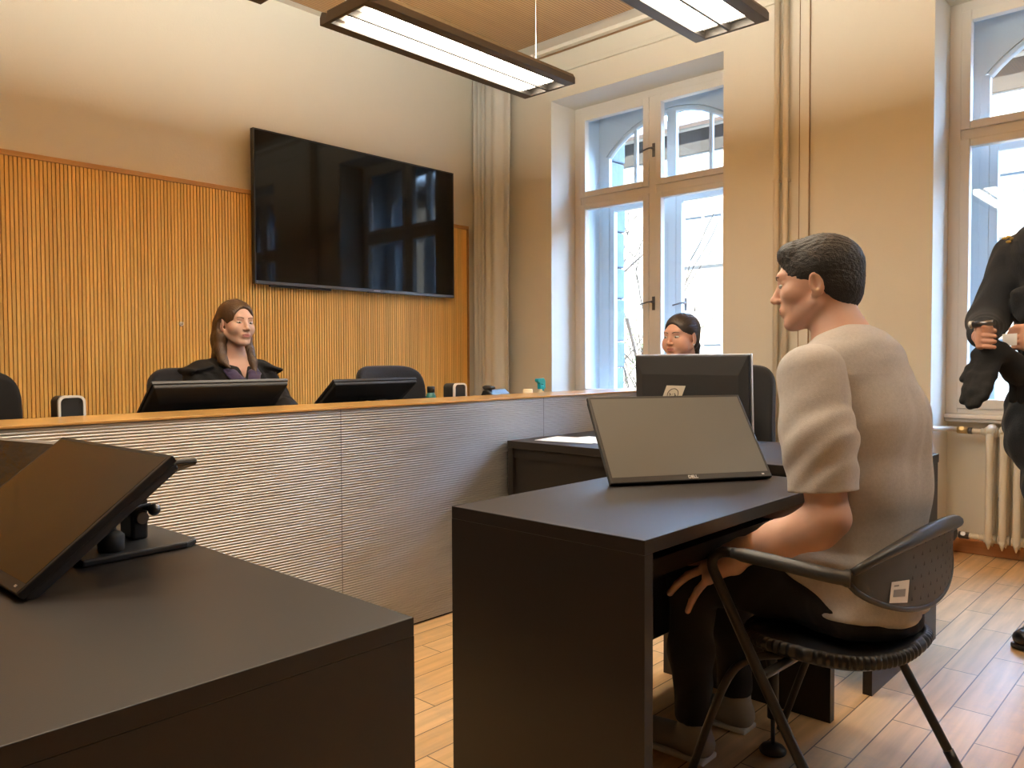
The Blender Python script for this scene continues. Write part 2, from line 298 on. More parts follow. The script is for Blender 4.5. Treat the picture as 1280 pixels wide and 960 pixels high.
# ------------------------------------------------------------------ smooth solids (signed distance grid -> one continuous mesh)
class SDF:
    def __init__(s, lo, hi, h):
        s.lo = np.array(lo, float); s.h = h; s.n = np.ceil((np.array(hi)-s.lo)/h).astype(int)+1; s.D = np.full(s.n, .3, np.float32)
    def win(s, lo, hi):
        a = np.maximum(np.floor((np.array(lo)-s.lo)/s.h).astype(int), 0); b = np.minimum(np.ceil((np.array(hi)-s.lo)/s.h).astype(int)+1, s.n)
        if (b <= a).any(): return None
        sl = tuple(slice(i, j) for i, j in zip(a, b))
        g = [(np.arange(a[k], b[k])*s.h+s.lo[k]).astype(np.float32).reshape([-1 if q == k else 1 for q in range(3)]) for k in range(3)]
        return sl, g
    def comb(s, sl, d, k, op):
        A = s.D[sl]
        if op == 'add':
            if k: hh = np.clip(.5+.5*(A-d)/k, 0, 1); R = A+(d-A)*hh-k*hh*(1-hh)
            else: R = np.minimum(A, d)
        else:
            if k: hh = np.clip(.5-.5*(A+d)/k, 0, 1); R = A+(-d-A)*hh+k*hh*(1-hh)
            else: R = np.maximum(A, -d)
        s.D[sl] = R
    def ecap(s, p0, p1, r0, r1=None, k=.015, u=(1, 0, 0), op='add', cap=1.0):
        r1 = r0 if r1 is None else r1
        a0, b0 = r0 if np.ndim(r0) else (r0, r0); a1, b1 = r1 if np.ndim(r1) else (r1, r1)
        p0 = np.array(p0, float); p1 = np.array(p1, float); m = max(a0, b0, a1, b1)+k+2*s.h+.004
        q = s.win(np.minimum(p0, p1)-m, np.maximum(p0, p1)+m)
        if q is None: return s
        sl, (X, Y, Z) = q; L = np.linalg.norm(p1-p0); w = (p1-p0)/max(L, 1e-9)
        u = np.array(u, float); u = u-w*u.dot(w)
        if np.linalg.norm(u) < 1e-4: u = np.array((0, 1., 0)); u = u-w*u.dot(w)
        u /= np.linalg.norm(u); v = np.cross(w, u)
        dx, dy, dz = X-p0[0], Y-p0[1], Z-p0[2]
        t = dx*w[0]+dy*w[1]+dz*w[2]; tt = np.clip(t, 0, L); f = tt/max(L, 1e-9); ow = t-tt
        a = a0+(a1-a0)*f; b = b0+(b1-b0)*f; mn = np.minimum(a, b)
        qu = dx*u[0]+dy*u[1]+dz*u[2]; qv = dx*v[0]+dy*v[1]+dz*v[2]
        d = (np.sqrt((qu/a)**2+(qv/b)**2+(ow/(mn*cap))**2)-1)*mn
        s.comb(sl, d.astype(np.float32), k, op); return s
    def chain(s, P, R, k=.015, u=(1, 0, 0)):
        for i in range(len(P)-1): s.ecap(P[i], P[i+1], R[i], R[i+1], k, u)
        return s
    def ell(s, c, r, k=.015, R=None, op='add'):
        c = np.array(c, float); m = max(r)+k+2*s.h+.004; q = s.win(c-m, c+m)
        if q is None: return s
        sl, (X, Y, Z) = q; R = np.eye(3) if R is None else np.array(R)
        dx, dy, dz = X-c[0], Y-c[1], Z-c[2]
        l = [(dx*R[0, i]+dy*R[1, i]+dz*R[2, i]) for i in range(3)]
        k0 = np.sqrt(sum((l[i]/r[i])**2 for i in range(3))); k1 = np.sqrt(sum((l[i]/r[i]**2)**2 for i in range(3)))+1e-6
        s.comb(sl, (k0*(k0-1)/k1).astype(np.float32), k, op); return s
    def half(s, p, nrm, k=.004):       # remove everything on the side the normal points to
        g = [(np.arange(s.n[k2])*s.h+s.lo[k2]).astype(np.float32).reshape([-1 if q == k2 else 1 for q in range(3)]) for k2 in range(3)]
        nrm = np.array(nrm, float); nrm /= np.linalg.norm(nrm); d = (g[0]-p[0])*nrm[0]+(g[1]-p[1])*nrm[1]+(g[2]-p[2])*nrm[2]
        s.D = np.maximum(s.D, d.astype(np.float32)); return s
    def warp(s, fn):
        g = [(np.arange(s.n[k2])*s.h+s.lo[k2]).astype(np.float32).reshape([-1 if q == k2 else 1 for q in range(3)]) for k2 in range(3)]
        s.D = s.D+fn(*g).astype(np.float32); return s
    def mesh(s, name, mats, parent=None, off=(0, 0, 0), paint=None):
        D = s.D; D[0] = D[-1] = 1; D[:, 0] = D[:, -1] = 1; D[:, :, 0] = D[:, :, -1] = 1
        I = D < 0; n = s.n; S = np.zeros(n-1, np.uint8)
        offs = [(i, j, k) for i in (0, 1) for j in (0, 1) for k in (0, 1)]
        for i, j, k in offs: S += I[i:n[0]-1+i, j:n[1]-1+j, k:n[2]-1+k]
        idx = np.argwhere((S > 0) & (S < 8)); vals = {o: D[idx[:, 0]+o[0], idx[:, 1]+o[1], idx[:, 2]+o[2]] for o in offs}
        P = np.zeros((len(idx), 3)); C = np.zeros(len(idx))
        for a in offs:
            for ax in range(3):
                if a[ax]: continue
                b = tuple(1 if q == ax else a[q] for q in range(3)); va, vb = vals[a], vals[b]; mk = (va < 0) != (vb < 0)
                t = np.where(mk, va/np.where(mk, va-vb, 1), 0); p = np.tile(np.array(a, float), (len(idx), 1)); p[:, ax] += t; P += p*mk[:, None]; C += mk
        V = (idx+P/C[:, None])*s.h+s.lo
        ID = np.full(n-1, -1, np.int64); ID[idx[:, 0], idx[:, 1], idx[:, 2]] = np.arange(len(idx)); Q = []
        for ax in range(3):
            o1, o2 = (ax+1) % 3, (ax+2) % 3
            A = np.take(I, range(0, n[ax]-1), ax); B = np.take(I, range(1, n[ax]), ax); ch = np.argwhere(A != B)
            ch = ch[(ch[:, o1] > 0) & (ch[:, o2] > 0) & (ch[:, o1] < n[o1]-1) & (ch[:, o2] < n[o2]-1)]
            def cell(d1, d2):
                c = ch.copy(); c[:, o1] += d1; c[:, o2] += d2; return ID[c[:, 0], c[:, 1], c[:, 2]]
            q = np.stack([cell(-1, -1), cell(0, -1), cell(0, 0), cell(-1, 0)], 1); ins = A[ch[:, 0], ch[:, 1], ch[:, 2]]
            q[~ins] = q[~ins][:, ::-1]; Q.append(q)
        Q = np.concatenate(Q); Q = Q[(Q >= 0).all(1)]
        me = bpy.data.meshes.new(name); me.vertices.add(len(V)); me.vertices.foreach_set('co', (V-np.array(off)).astype(np.float32).ravel())
        me.loops.add(len(Q)*4); me.polygons.add(len(Q)); me.polygons.foreach_set('loop_start', np.arange(len(Q), dtype=np.int32)*4)
        me.loops.foreach_set('vertex_index', Q.astype(np.int32).ravel()); me.polygons.foreach_set('use_smooth', np.ones(len(Q), bool))
        for mm in (mats if isinstance(mats, list) else [mats]): me.materials.append(M[mm])
        if paint is not None:
            me.polygons.foreach_set('material_index', paint(V[Q].mean(1)).astype(np.int32))
        me.update(calc_edges=True); me.validate(); o = bpy.data.objects.new(name, me); COL.objects.link(o)
        if parent: o.parent = parent
        return o

# ------------------------------------------------------------------ the room
XW, YB, ZC = 4.74, 4.75, 3.50
XL, YF = -3.0, -3.6
struct(MB().box((XL, YF, -.12), (5.4, YB+.1, 0)).build('floor', 'floor'))
struct(MB().box((XL, YF, ZC), (5.4, YB+.1, ZC+.12)).build('ceiling', 'ceil'))
struct(MB().box((XL, YB, 0), (5.4, YB+.12, ZC)).build('wall_back', 'wall'))
struct(MB().box((XL-.12, YF, 0), (XL, YB+.1, ZC)).build('wall_left', 'wall'))
struct(MB().box((XL, YF-.12, 0), (5.4, YF, ZC)).build('wall_front', 'wallback'))
WIN = [(2.515, 3.972), (-.192, 1.265), (-2.9, -1.443)]
ZT = 3.11
wr = MB(); ys = [YB]+[y for a, b in WIN for y in (b, a)]+[YF]
for i in range(0, len(ys), 2): wr.box((XW, ys[i+1], 0), (5.45, ys[i], ZC))        # piers
for a, b in WIN:
    wr.box((XW, a, ZT), (5.45, b, ZC)); wr.box((5.08, a, 0), (5.45, b, .77))
struct(wr.build('wall_right', 'wall'))
struct(MB().box((XL+.6, YF+.9, ZC-.06), (4.455, 4.56, ZC-.001)).build('ceiling_panel', 'ceilwood'))
cv = MB().box((XW-.022, YF, 3.300), (XW, YB, 3.325)); cv.box((XW-.012, YF, 3.325), (XW, YB, 3.34))
struct(cv.build('trim_1', 'wall', bevel=.004))
struct(MB().box((XW-.05, YF, ZC-.03), (XW-.0, YB, ZC-.001)).build('trim_2', 'ceil', bevel=.003))
struct(MB().box((XW-.006, YF, ZC-.042), (XW+.0, YB, ZC-.03)).build('trim_shadow_gap', 'lampinner'))  # dark strip painted as the shadow gap below the ceiling edge
# oak skirting: along the piers, into each niche and across its back
sk = MB()
def skb(lo, hi): sk.box(lo, hi); 
for i in range(0, len(ys), 2): skb((XW-.018, ys[i+1]-.0, 0), (XW, ys[i], .085))
for a, b in WIN:
    skb((XW-.018, b-.018, 0), (5.08, b, .085)); skb((XW-.018, a, 0), (5.08, a+.018, .085)); skb((5.062, a+.018, 0), (5.08, b-.018, .085))
struct(sk.build('baseboard_right', 'skirt', bevel=.006))
struct(MB().box((XL, YB-.018, 0), (XW-.018, YB, .085)).build('baseboard_back', 'skirt', bevel=.006))
struct(MB().box((XL, 2.62, 0), (4.40, YB-.02, .08)).build('platform', 'floor'))

# ------------------------------------------------------------------ windows: inner pair of sashes, box, arched outer sashes, stone reveal
def lever(name, parent, y, z, x, flip=1):
    m = MB().obox((x-.004, y, z), (.008, .022, .10)); m.lathe([(.009, 0), (.009, .035)], (x, y, z+.01), 10, 0, Matrix.Rotation(-PI/2, 3, 'Y'))
    m.tube(smoothpath([(x-.036, y, z+.01), (x-.042, y+.03*flip, z+.008), (x-.036, y+.095*flip, z-.004)], 5), .0065, 8)
    return m.build(name, 'steel', parent, bevel=.002)
def window(n, y0, y1):
    root = struct(empty('window_%d' % n, (5.05, (y0+y1)/2, .78))); off = root.location
    c = (y0+y1)/2; zb, zt, X0, X1 = .80, ZT, 5.035, 5.095
    fr = MB().box((X0, y0, zb), (X1, y0+.06, zt)).box((X0, y1-.06, zb), (X1, y1, zt)).box((X0, y0+.06, zt-.055), (X1, y1-.06, zt)).box((X0, y0+.06, zb), (X1, y1-.06, zb+.03))
    fr.box((X0, c-.028, zb+.03), (X1, c+.028, zt-.055)).box((X0+.002, y0+.06, 2.345), (X1, c-.028, 2.40)).box((X0+.002, c+.028, 2.345), (X1, y1-.06, 2.40))
    fr.build('window_frame', 'frame', root, bevel=.004, off=off)
    MB().box((4.99, y0+.001, .775), (5.10, y1-.001, .80)).box((5.01, y0+.001, .755), (5.079, y1-.001, .775)).build('window_sill', 'frame', root, bevel=.006, off=off)
    for (a, b) in ((y0+.06, c-.028), (c+.028, y1-.06)):
        for (p, q, bb, tt) in ((zb+.03, 2.345, .055, .045), (2.40, zt-.055, .045, .055)):
            s = MB().box((X0-.012, a, p), (X1-.015, a+.05, q)).box((X0-.012, b-.05, p), (X1-.015, b, q)).box((X0-.012, a+.05, p), (X1-.015, b-.05, p+bb)).box((X0-.012, a+.05, q-tt), (X1-.015, b-.05, q))
            so = s.build('sash', 'frame', root, bevel=.005, off=off)
            MB().box((5.064, a+.048, p+bb-.002), (5.068, b-.048, q-tt+.002)).build('pane', 'glass', so, off=off)
    lever('handle', root, c-.02, 2.655, X0-.012).location = -Vector(off)
    lever('handle', root, c-.02, 1.53, X0-.012).location = -Vector(off)
    # the box between the inner and the outer window
    bx = MB().box((5.095, y0+.02, zb-.02), (5.34, y0+.045, zt)).box((5.095, y1-.045, zb-.02), (5.34, y1-.02, zt)).box((5.095, y0+.045, zt-.025), (5.34, y1-.045, zt)).box((5.081, y0+.02, zb-.028), (5.34, y1-.02, zb))
    bx.build('window_box', 'box', root, off=off)
    # outer frame with a segmental arch over the top lights
    a, b = y0+.045, y1-.045; hw = .63; zs, rise = 2.74, .30; Rr = (hw*hw+rise*rise)/(2*rise)
    arc = lambda rr, y: zs+rise-Rr+math.sqrt(max(rr*rr-(y-c)**2, 0))
    N = 28; P = [(c-hw+2*hw*i/N) for i in range(N+1)]
    sp = MB()
    for i in range(N):
        ya, yb2 = P[i], P[i+1]; za, zb2 = arc(Rr, ya), arc(Rr, yb2)
        sp.add([(5.30, ya, za), (5.30, yb2, zb2), (5.30, yb2, zt-.025), (5.30, ya, zt-.025), (5.34, ya, za), (5.34, yb2, zb2), (5.34, yb2, zt-.025), (5.34, ya, zt-.025)],
               [(0, 1, 2, 3), (7, 6, 5, 4), (0, 4, 5, 1), (2, 6, 7, 3)])
    sp.box((5.30, a, zb), (5.34, c-hw, zt-.025)).box((5.30, c+hw, zb), (5.34, b, zt-.025))
    sp.build('arch_spandrel', 'box', root, off=off)
    of = MB(); ar = [(5.315, y, arc(Rr-.022, y)) for y in P[1:-1]]
    of.tube(ar, .024, 6)
    of.box((5.295, c-hw, zb), (5.335, c-hw+.05, zs+.02)).box((5.295, c+hw-.05, zb), (5.335, c+hw, zs+.02)).box((5.296, c-.04, zb), (5.336, c+.04, arc(Rr-.02, c))).box((5.297, c-hw+.05, 2.36), (5.337, c-.04, 2.45)).box((5.297, c+.04, 2.36), (5.337, c+hw-.05, 2.45))
    for sy in (-1, 1):
        of.box((5.30, c+sy*.33-.014, 2.45), (5.33, c+sy*.33+.014, arc(Rr-.03, c+sy*.33)))
        a2, b2 = sorted((c+sy*.04, c+sy*(hw-.05)))
        of.box((5.30, a2, zb), (5.345, a2+.045, 2.36)).box((5.30, b2-.045, zb), (5.345, b2, 2.36)).box((5.30, a2+.045, zb), (5.345, b2-.045, zb+.07)).box((5.30, a2+.045, 2.315), (5.345, b2-.045, 2.36))
    oo = of.build('outer_frame', 'box', root, bevel=.003, off=off)
    gp = MB(); V = [(5.318, y, arc(Rr-.02, y)) for y in P]; gp.add([(5.318, c-hw, zb+.02), (5.318, c+hw, zb+.02)]+V[::-1], [tuple(range(N+3))])
    gp.build('pane', 'glass', oo, off=off)
    lever('handle', root, c-.13, 1.53, 5.295).location = -Vector(off)
    st = MB()
    for sy in (-1, 1):
        z = zb-.05; k = 0
        while z < 3.3:
            hh = (.30, .22, .36, .26)[k % 4]; ins = .004*((k*7) % 3)
            e0, e1 = sorted((c+sy*(hw+.022-ins), c+sy*(hw+.13))); st.box((5.36, e0, z), (5.61+.01*(k % 2), e1, z+hh-.008)); z += hh; k += 1
    st.build('stone_reveal', 'stone', root, bevel=.012, off=off)
    MB().box((5.345, y0+.03, zb-.06), (5.62, y1-.03, zb-.02)).build('outer_sill', 'stone', root, bevel=.01, off=off)
    MB().box((5.36, y0, arc(Rr, c)+.03), (5.56, y1, 3.6)).build('stone_lintel', 'stone', root, off=off)
for i, (a, b) in enumerate(WIN): window(i+1, a, b)

# ------------------------------------------------------------------ wall panelling, television, curtain
root = tag(empty('wall_panelling', (1.5, 4.72, .08)), 'ribbed oak slat wall panelling below plain plaster, behind the long bench', 'wall panelling'); off = root.location
X0, X1, zt = -2.9, 4.55, 2.185
sl = MB(); n = int((X1-X0)/.02)
for i in range(n):
    x = X0+i*.02; sl.box((x, 4.708, .081), (x+.0153, 4.724, zt))
sl.build('oak_slats', 'slats', root, off=off)
MB().box((X0, 4.724, .081), (X1, 4.749, zt)).build('backing_board', 'oakgap', root, off=off)
MB().box((X0, 4.700, zt), (X1+.006, 4.749, zt+.028)).build('top_cap', 'oakcap', root, off=off, bevel=.003)
MB().box((X1-.002, 4.703, .081), (X1+.006, 4.749, zt)).build('end_cap', 'oakcap', root, off=off)
hk = empty('wall_hook', (2.148, 4.708, 1.342)); tag(hk, 'tiny white wall hook on the oak slats left of the seated woman in the robe', 'hook')
MB().lathe([(.014, 0), (.014, .004), (.008, .007)], (0, 0, 0), 16, 0, Matrix.Rotation(PI/2, 3, 'X')).build('plate', 'white', hk)
MB().tube([(0, -.005, 0), (0, -.02, -.002), (0, -.024, .01)], .004, 8).build('peg', 'white', hk)

tv = tag(empty('television', (3.468, 4.66, 1.612)), 'large black wall-mounted flat television over the oak slats', 'television')
W2, Ht = .867, .988
MB().box((-W2+.004, -.012, .004), (W2-.004, .022, Ht-.004)).build('casing', 'blackm', tv, bevel=.004)
MB().box((-W2+.012, -.0145, .022), (W2-.012, -.012, Ht-.010)).build('screen', 'blackgloss', tv)
MB().box((-W2, -.016, 0), (-W2+.010, .020, Ht)).box((W2-.010, -.016, 0), (W2, .020, Ht)).box((-W2+.010, -.016, Ht-.009), (W2-.010, .020, Ht)).build('bezel', 'black', tv, bevel=.002)
MB().box((-W2+.010, -.017, 0), (W2-.010, .020, .020)).build('lower_bezel', 'steel', tv, bevel=.002)
MB().box((.02, -.022, -.006), (.18, -.004, .002)).build('sensor_bar', 'black', tv, bevel=.002)
lg = MB()
for k in range(5): lg.box((.072+.012*k, -.0185, .006), (.080+.012*k, -.017, .014))
lg.build('logo', 'silver', tv)
MB().box((-.3, .022, .25), (.3, .045, .72)).build('wall_bracket', 'black', tv)
MB().box((-.75, .0, -.012), (-.28, .02, 0)).build('speaker_strip', 'black', tv)

def curtain():
    me = MB(); N = 90; P = []
    base = [(4.63, 4.73), (4.60, 4.655), (4.615, 4.60), (4.575, 4.53), (4.60, 4.475), (4.60, 4.30)]
    R = []
    for iz in range(13):
        z = .12+(3.42-.12)*iz/12; pr = []
        for i in range(N+1):
            t = i/N; y = 4.725-(.445-.02*math.sin(z*1.3))*t
            if t < .42: x = 4.63+.032*math.sin(t*58+.12*z)*(1-.2*iz/12)
            else: x = 4.60+.035*math.sin((t-.42)*PI/.58)*-1+.012*math.sin(t*23+z*.35)
            x += (.02*(1-iz/12))*math.sin(t*9)
            pr.append((x, y, z))
        R.append(pr)
    o = me.rings(R, 0, False, False).build('curtain', 'curtain', None, solid=.006, off=(4.6, 4.5, .12)); o.location = (4.6, 4.5, .12)
    tag(o, 'floor-length greige curtain hanging in the corner between television wall and window', 'curtain')
curtain()
rl = MB().tube([(4.62, 4.05, 3.45), (4.62, 4.735, 3.45)], .012, 8)
o = rl.build('curtain_rail', 'white', None, off=(4.62, 4.4, 3.45)); o.location = (4.62, 4.4, 3.45); tag(o, 'short ceiling rail carrying the greige corner curtain', 'curtain rail')

# ------------------------------------------------------------------ ceiling lamps
def lamp(loc, label):
    r = tag(empty('pendant_lamp', loc), label, 'lamp', 'hanging twin-strip ceiling lamps'); L, Wd = 1.225, .325
    prof = [(0, 0), (.052, 0), (.052, .016), (.040, .042), (.012, .050), (0, .030)]
    for s in (-1, 1):
        MB().prism([((s*(Wd/2-p[0])), p[1]) for p in prof][::s], 0, -L/2, L/2).build('side_rail', 'lampmetal', r, bevel=.002)
    for s in (-1, 1):
        a, b = sorted((s*L/2, s*(L/2-.016))); MB().box((a, -Wd/2+.05, .0), (b, Wd/2-.05, .045)).build('end_rail', 'lampmetal', r, bevel=.002)
    MB().box((-L/2+.016, -.006, .001), (L/2-.016, .006, .03)).build('centre_bar', 'lampmetal', r)
    MB().box((-L/2+.01, -Wd/2+.04, .040), (L/2-.01, Wd/2-.04, .046)).build('reflector_plate', 'lampinner', r)
    MB().box((-L/2+.08, -Wd/2+.05, .0465), (L/2-.08, Wd/2-.05, .0485)).build('upper_diffuser', 'updiff', r)
    for s in (-1, 1):
        a, b = sorted((s*.008, s*(Wd/2-.054))); df = MB().box((-L/2+.085, a, .014), (L/2-.075, b, .030)).build('diffuser', 'diff', r)
        MB().box((-L/2+.03, a, .028), (-L/2+.084, b, .039)).build('socket_cover', 'frame', r); MB().box((L/2-.074, a, .028), (L/2-.03, b, .039)).build('socket_cover', 'frame', r)
    for s in (-1, 1):
        MB().tube([(s*(L/2-.045), .05, .045), (s*(L/2-.045), .05, ZC-.06-loc[2])], .0012, 6).build('wire', 'silver', r)
        MB().lathe([(.007, .045), (.007, .065), (.003, .075)], (s*(L/2-.045), .05, 0), 10).build('wire_clamp', 'brass', r)
    return r
lamp((2.437, 2.565, 2.45), 'lit pendant lamp with twin strips hanging above the bench, before the television')
lamp((2.40, 1.565, 2.45), 'lit pendant lamp at the top of the photo, hanging nearest the tall window')
lamp((.955, 2.565, 2.45), 'pendant lamp at the top left, only its dark corner in view')
lamp((2.40, -.435, 2.45), 'added unseen pendant lamp behind the camera, brightening the back of the man in grey shirt')  # unseen lamp added to brighten the seated man's back
lamp((.95, 1.565, 2.45), 'lit pendant lamp hanging over the left table, above the camera view')

# ------------------------------------------------------------------ the long bench
YB0 = 2.55; ZB = .939
root = tag(empty('court_bench', (1.6, YB0, 0)), 'long raised bench with ribbed metal front and oak ledge', 'bench'); off = root.location
def ribbed(x0, x1):
    m = MB(); n = 93; pit = (ZB-.009-.008)/n; V = []; F = []
    for i in range(n+1):
        z = .008+i*pit
        V += [(x0, YB0+.0052, z-.0), (x1, YB0+.0052, z)]
        if i < n:
            for q, dy in ((.18, .0015), (.5, 0), (.82, .0015)): V += [(x0, YB0+dy, z+q*pit), (x1, YB0+dy, z+q*pit)]
    F = [(2*i, 2*i+1, 2*i+3, 2*i+2) for i in range(len(V)//2-1)]
    m.add(V, F, 0, True)
    return m.build('front_panel', 'metalpanel', root, off=off)
XS = [-2.4, -.62, .58, 1.781, 2.981, 4.18]
for a, b in zip(XS[:-1], XS[1:]): ribbed(a+.0012, b-.0012)
MB().box((XS[0], YB0+.009, 0), (XS[-1], YB0+.04, ZB-.0085)).build('backing_board', 'desk', root, off=off)
MB().box((XS[0], YB0-.008, ZB-.008), (XS[-1]+.02, YB0+.29, ZB)).build('oak_ledge', 'oaktop', root, off=off, bevel=.0015)
MB().box((XS[0], YB0+.20, .795), (XS[-1], YB0+.95, .825)).build('desk_board', 'desk', root, off=off, bevel=.002)
MB().box((XS[-1]-.03, YB0+.041, .081), (XS[-1], YB0+.9, .794)).build('end_panel', 'desk', root, off=off)

# ------------------------------------------------------------------ tables
lt = tag(empty('table', (-.2, 1.6, 0)), 'dark brown laminate table in the left foreground under the tilted screens', 'table'); off = lt.location
MB().box((-1.3, .895, .712), (.75, 2.42, .74)).build('tabletop', 'desk', lt, off=off, bevel=.0015)
MB().box((-1.3, .8952, .0), (.7498, .925, .7118)).build('front_panel', 'desk', lt, off=off)
MB().box((.72, .9255, .0), (.748, 2.38, .7115)).build('side_panel', 'desk', lt, off=off)
ct = tag(empty('table', (1.92, 1.21, 0)), 'dark brown laminate table with the branded monitor, before the man in grey shirt', 'table'); off = ct.location
MB().box((1.392, .915, .708), (2.446, 1.507, .74)).build('tabletop', 'desk', ct, off=off, bevel=.0015)
MB().box((1.3922, .9152, 0), (1.424, 1.5068, .7078)).build('side_panel', 'desk', ct, off=off)
MB().box((2.414, .9152, 0), (2.4458, 1.5068, .7078)).build('side_panel', 'desk', ct, off=off)
MB().box((1.4245, 1.47, .16), (2.4135, 1.495, .7075)).build('back_panel', 'desk', ct, off=off)
MB().box((1.4245, 1.02, .60), (2.4135, 1.16, .6445)).build('cable_tray', 'desk', ct, off=off)
sl_ = MB().tube([(2.128, 1.05, .60), (2.128, 1.0, .36), (2.128, .968, .24), (2.128, .968, .10)], .016, 12).build('support_leg', 'black', ct, off=off)
MB().lathe([(.006, .02), (.006, .11)], (2.128, .968, 0), 10).lathe([(.003, 0), (.036, .001), (.038, .008), (.030, .018), (.008, .024)], (2.128, .968, 0), 24).build('levelling_foot', 'black', sl_, off=off)
cd = tag(empty('desk', (3.06, 1.7, 0)), 'dark brown laminate desk at right angles to the bench, under the upright monitor', 'desk'); off = cd.location
MB().box((2.698, .885, .706), (3.44, 2.535, .74)).build('desktop', 'desk', cd, off=off, bevel=.0015)
MB().box((2.702, .888, 0), (3.437, .918, .7055)).build('end_panel', 'desk', cd, off=off)
MB().box((2.702, 2.505, 0), (3.437, 2.533, .7055)).build('end_panel', 'desk', cd, off=off)
MB().box((2.722, .9185, .20), (2.745, 2.5045, .66)).build('modesty_panel', 'desk', cd, off=off)
MB().box((2.712, .9185, .6605), (2.745, 2.5045, .7055)).build('front_rail', 'desk', cd, off=off)

# ------------------------------------------------------------------ papers
for i, (c, rz, lb) in enumerate([((2.90, 2.30), .18, 'white sheet of paper on the right-angled desk, nearest its front edge'), ((2.97, 2.22), -.12, 'white sheet of paper on the right-angled desk, slid behind the other sheet')]):
    o = MB().box((-.105, -.148, 0), (.105, .148, .0015)).build('paper_sheet', 'paper', None); o.location = (c[0], c[1], .7405+.0016*(1-i)); o.rotation_euler = (0, 0, rz); tag(o, lb, 'paper', 'papers on the desk')

# ------------------------------------------------------------------ monitors
def monitor(name, loc, yaw, tilt, label, w=.54, h=.32, table=0.0, logo=None, edge='black', scr='screen', slot=True, base=True, led=True, sticker=False, capstyle=False):
    r = tag(empty(name, loc, yaw), label, 'monitor'); c, s = math.cos(tilt), math.sin(tilt)
    R = Matrix(((1, 0, 0), (0, c, s), (0, -s, c)))
    T = lambda x, y, z: R @ Vector((x, y, z))
    def bx(lo, hi): return MB().obox(T(*[(a+b)/2 for a, b in zip(lo, hi)]), [b-a for a, b in zip(lo, hi)], R)
    bx((-w/2, 0, 0), (w/2, .014, h)).build('bezel', edge, r, bevel=.002)
    bx((-w/2+.009, -.0006, .020), (w/2-.009, .002, h-.009)).build('screen', scr, r)
    bx((-w/2+.004, -.0008, .002), (w/2-.004, .002, .0195)).build('chin', 'black', r)
    q = MB(); d0, d1 = .0142, .040
    fr = [[T(x, y, z) for x, z in ((-a, b0), (a, b0), (a, b1), (-a, b1))] for a, y, b0, b1 in ((w/2-.003, d0, .003, h-.003), (w/2-.005, d0+.016, .006, h-.005), (w/2-.045, d1, .05, h-.085))]
    q.rings(fr, 0, True, True, False); cs = q.build('back_casing', 'blackm', r, bevel=.004)
    if slot:
        bx((-w*.33, d0+.014, h-.036), (w*.36, d0+.0185, h-.031)).build('vent_slot', 'black', cs)
    if led: MB().obox(T(w/2-.03, -.001, .010), (.008, .002, .004), R).build('power_light', 'silver', r)
    if logo: textmesh('logo', logo, .0145, 'silver', r, T(0, -.0012, .0105), (PI/2-tilt, 0, 0))
    # stand: base plate, post and the arm that carries the panel
    A = T(0, d1-.004, h*(.5 if tilt > .3 else .24)); zt_ = table-loc[2]
    by = A.y+.115 if tilt > .3 else A.y+.01
    if base:
        b = MB(); bw, bd = .125, .115
        b.prism([(-bw, by-bd), (bw, by-bd), (bw*.94, by+bd*.75), (bw*.8, by+bd), (-bw*.8, by+bd), (-bw*.94, by+bd*.75)], 2, zt_+.0005, zt_+.014)
        b.build('base_plate', 'blackm', r, bevel=.004)
        ph = max(A.z-.01, .10) if tilt > .3 else A.z+.035
        py = by+.03 if tilt > .3 else by+.03
        MB().obox((0, py, (zt_+.014+ph)/2), (.062, .034, ph-zt_-.014)).build('stand_post', 'black', r, bevel=.006)
        MB().tube([(0, py, ph-.035), A], .021, 12).obox(A, (.11, .014, .11), R).build('stand_arm', 'black', r)
        MB().lathe([(.012, -.045), (.014, -.038), (.014, .038), (.012, .045)], (0, py, zt_+.06), 14, 0, Matrix.Rotation(PI/2, 3, 'Y')).build('hinge', 'steel', r)
    if sticker:
        g = MB().obox(T(-.085, d0+.0265, .155), (.062, .0008, .055), R @ Matrix(((1, 0, .0), (0, 1, 0), (0, 0, 1)))); V = []
        yb = d1+.0008; P = [(.135, .140), (.043, .140), (.011, .213), (.103, .213)]
        g = MB(); g.add([T(x, yb, z) for x, z in P]+[T(x, yb+.0006, z) for x, z in P], [(0, 1, 2, 3), (7, 6, 5, 4), (0, 4, 5, 1), (1, 5, 6, 2), (2, 6, 7, 3), (3, 7, 4, 0)])
        so = g.build('sticker', 'beige', r); so['label'] = 'slanted beige sticker with a round emblem'
        k = MB(); cx, cz = .074, .176; ring = []
        for i in range(25):
            a = 2*PI*i/24; ring.append(T(cx+.026*math.cos(a)-.008*math.sin(a), yb+.0010, cz+.024*math.sin(a)))
        k.tube(ring, .0013, 5, caps=False)
        for x0, z0, x1, z1 in ((.016, .004, .010, -.001), (.010, -.001, .016, -.006), (.001, .0, -.001, .0), (-.008, .004, -.014, -.006), (-.008, -.006, -.014, -.006)):
            k.tube([T(cx+x0, yb+.001, cz+z0), T(cx+x1, yb+.001, cz+z1)], .0016, 5)
        k.build('emblem', 'ink', so)
    return r
rad = math.radians
monitor('monitor', (2.135, 1.226, .751), rad(-32.4), rad(39.4), 'black monitor with maker lettering, tilted back on the centre table', logo='DELL', table=.74, scr='reflectscreen')
nearmon = monitor('monitor', (.369, 1.68, .7535), rad(-89), rad(52), 'black monitor tilted far back on the left table, nearest the camera', table=.74)
monitor('monitor', (2.99, 1.717, .795), rad(90), rad(3), 'upright monitor seen from behind, beige emblem sticker, hiding the woman by the window', w=.545, h=.345, table=.74, edge='silver', sticker=True)
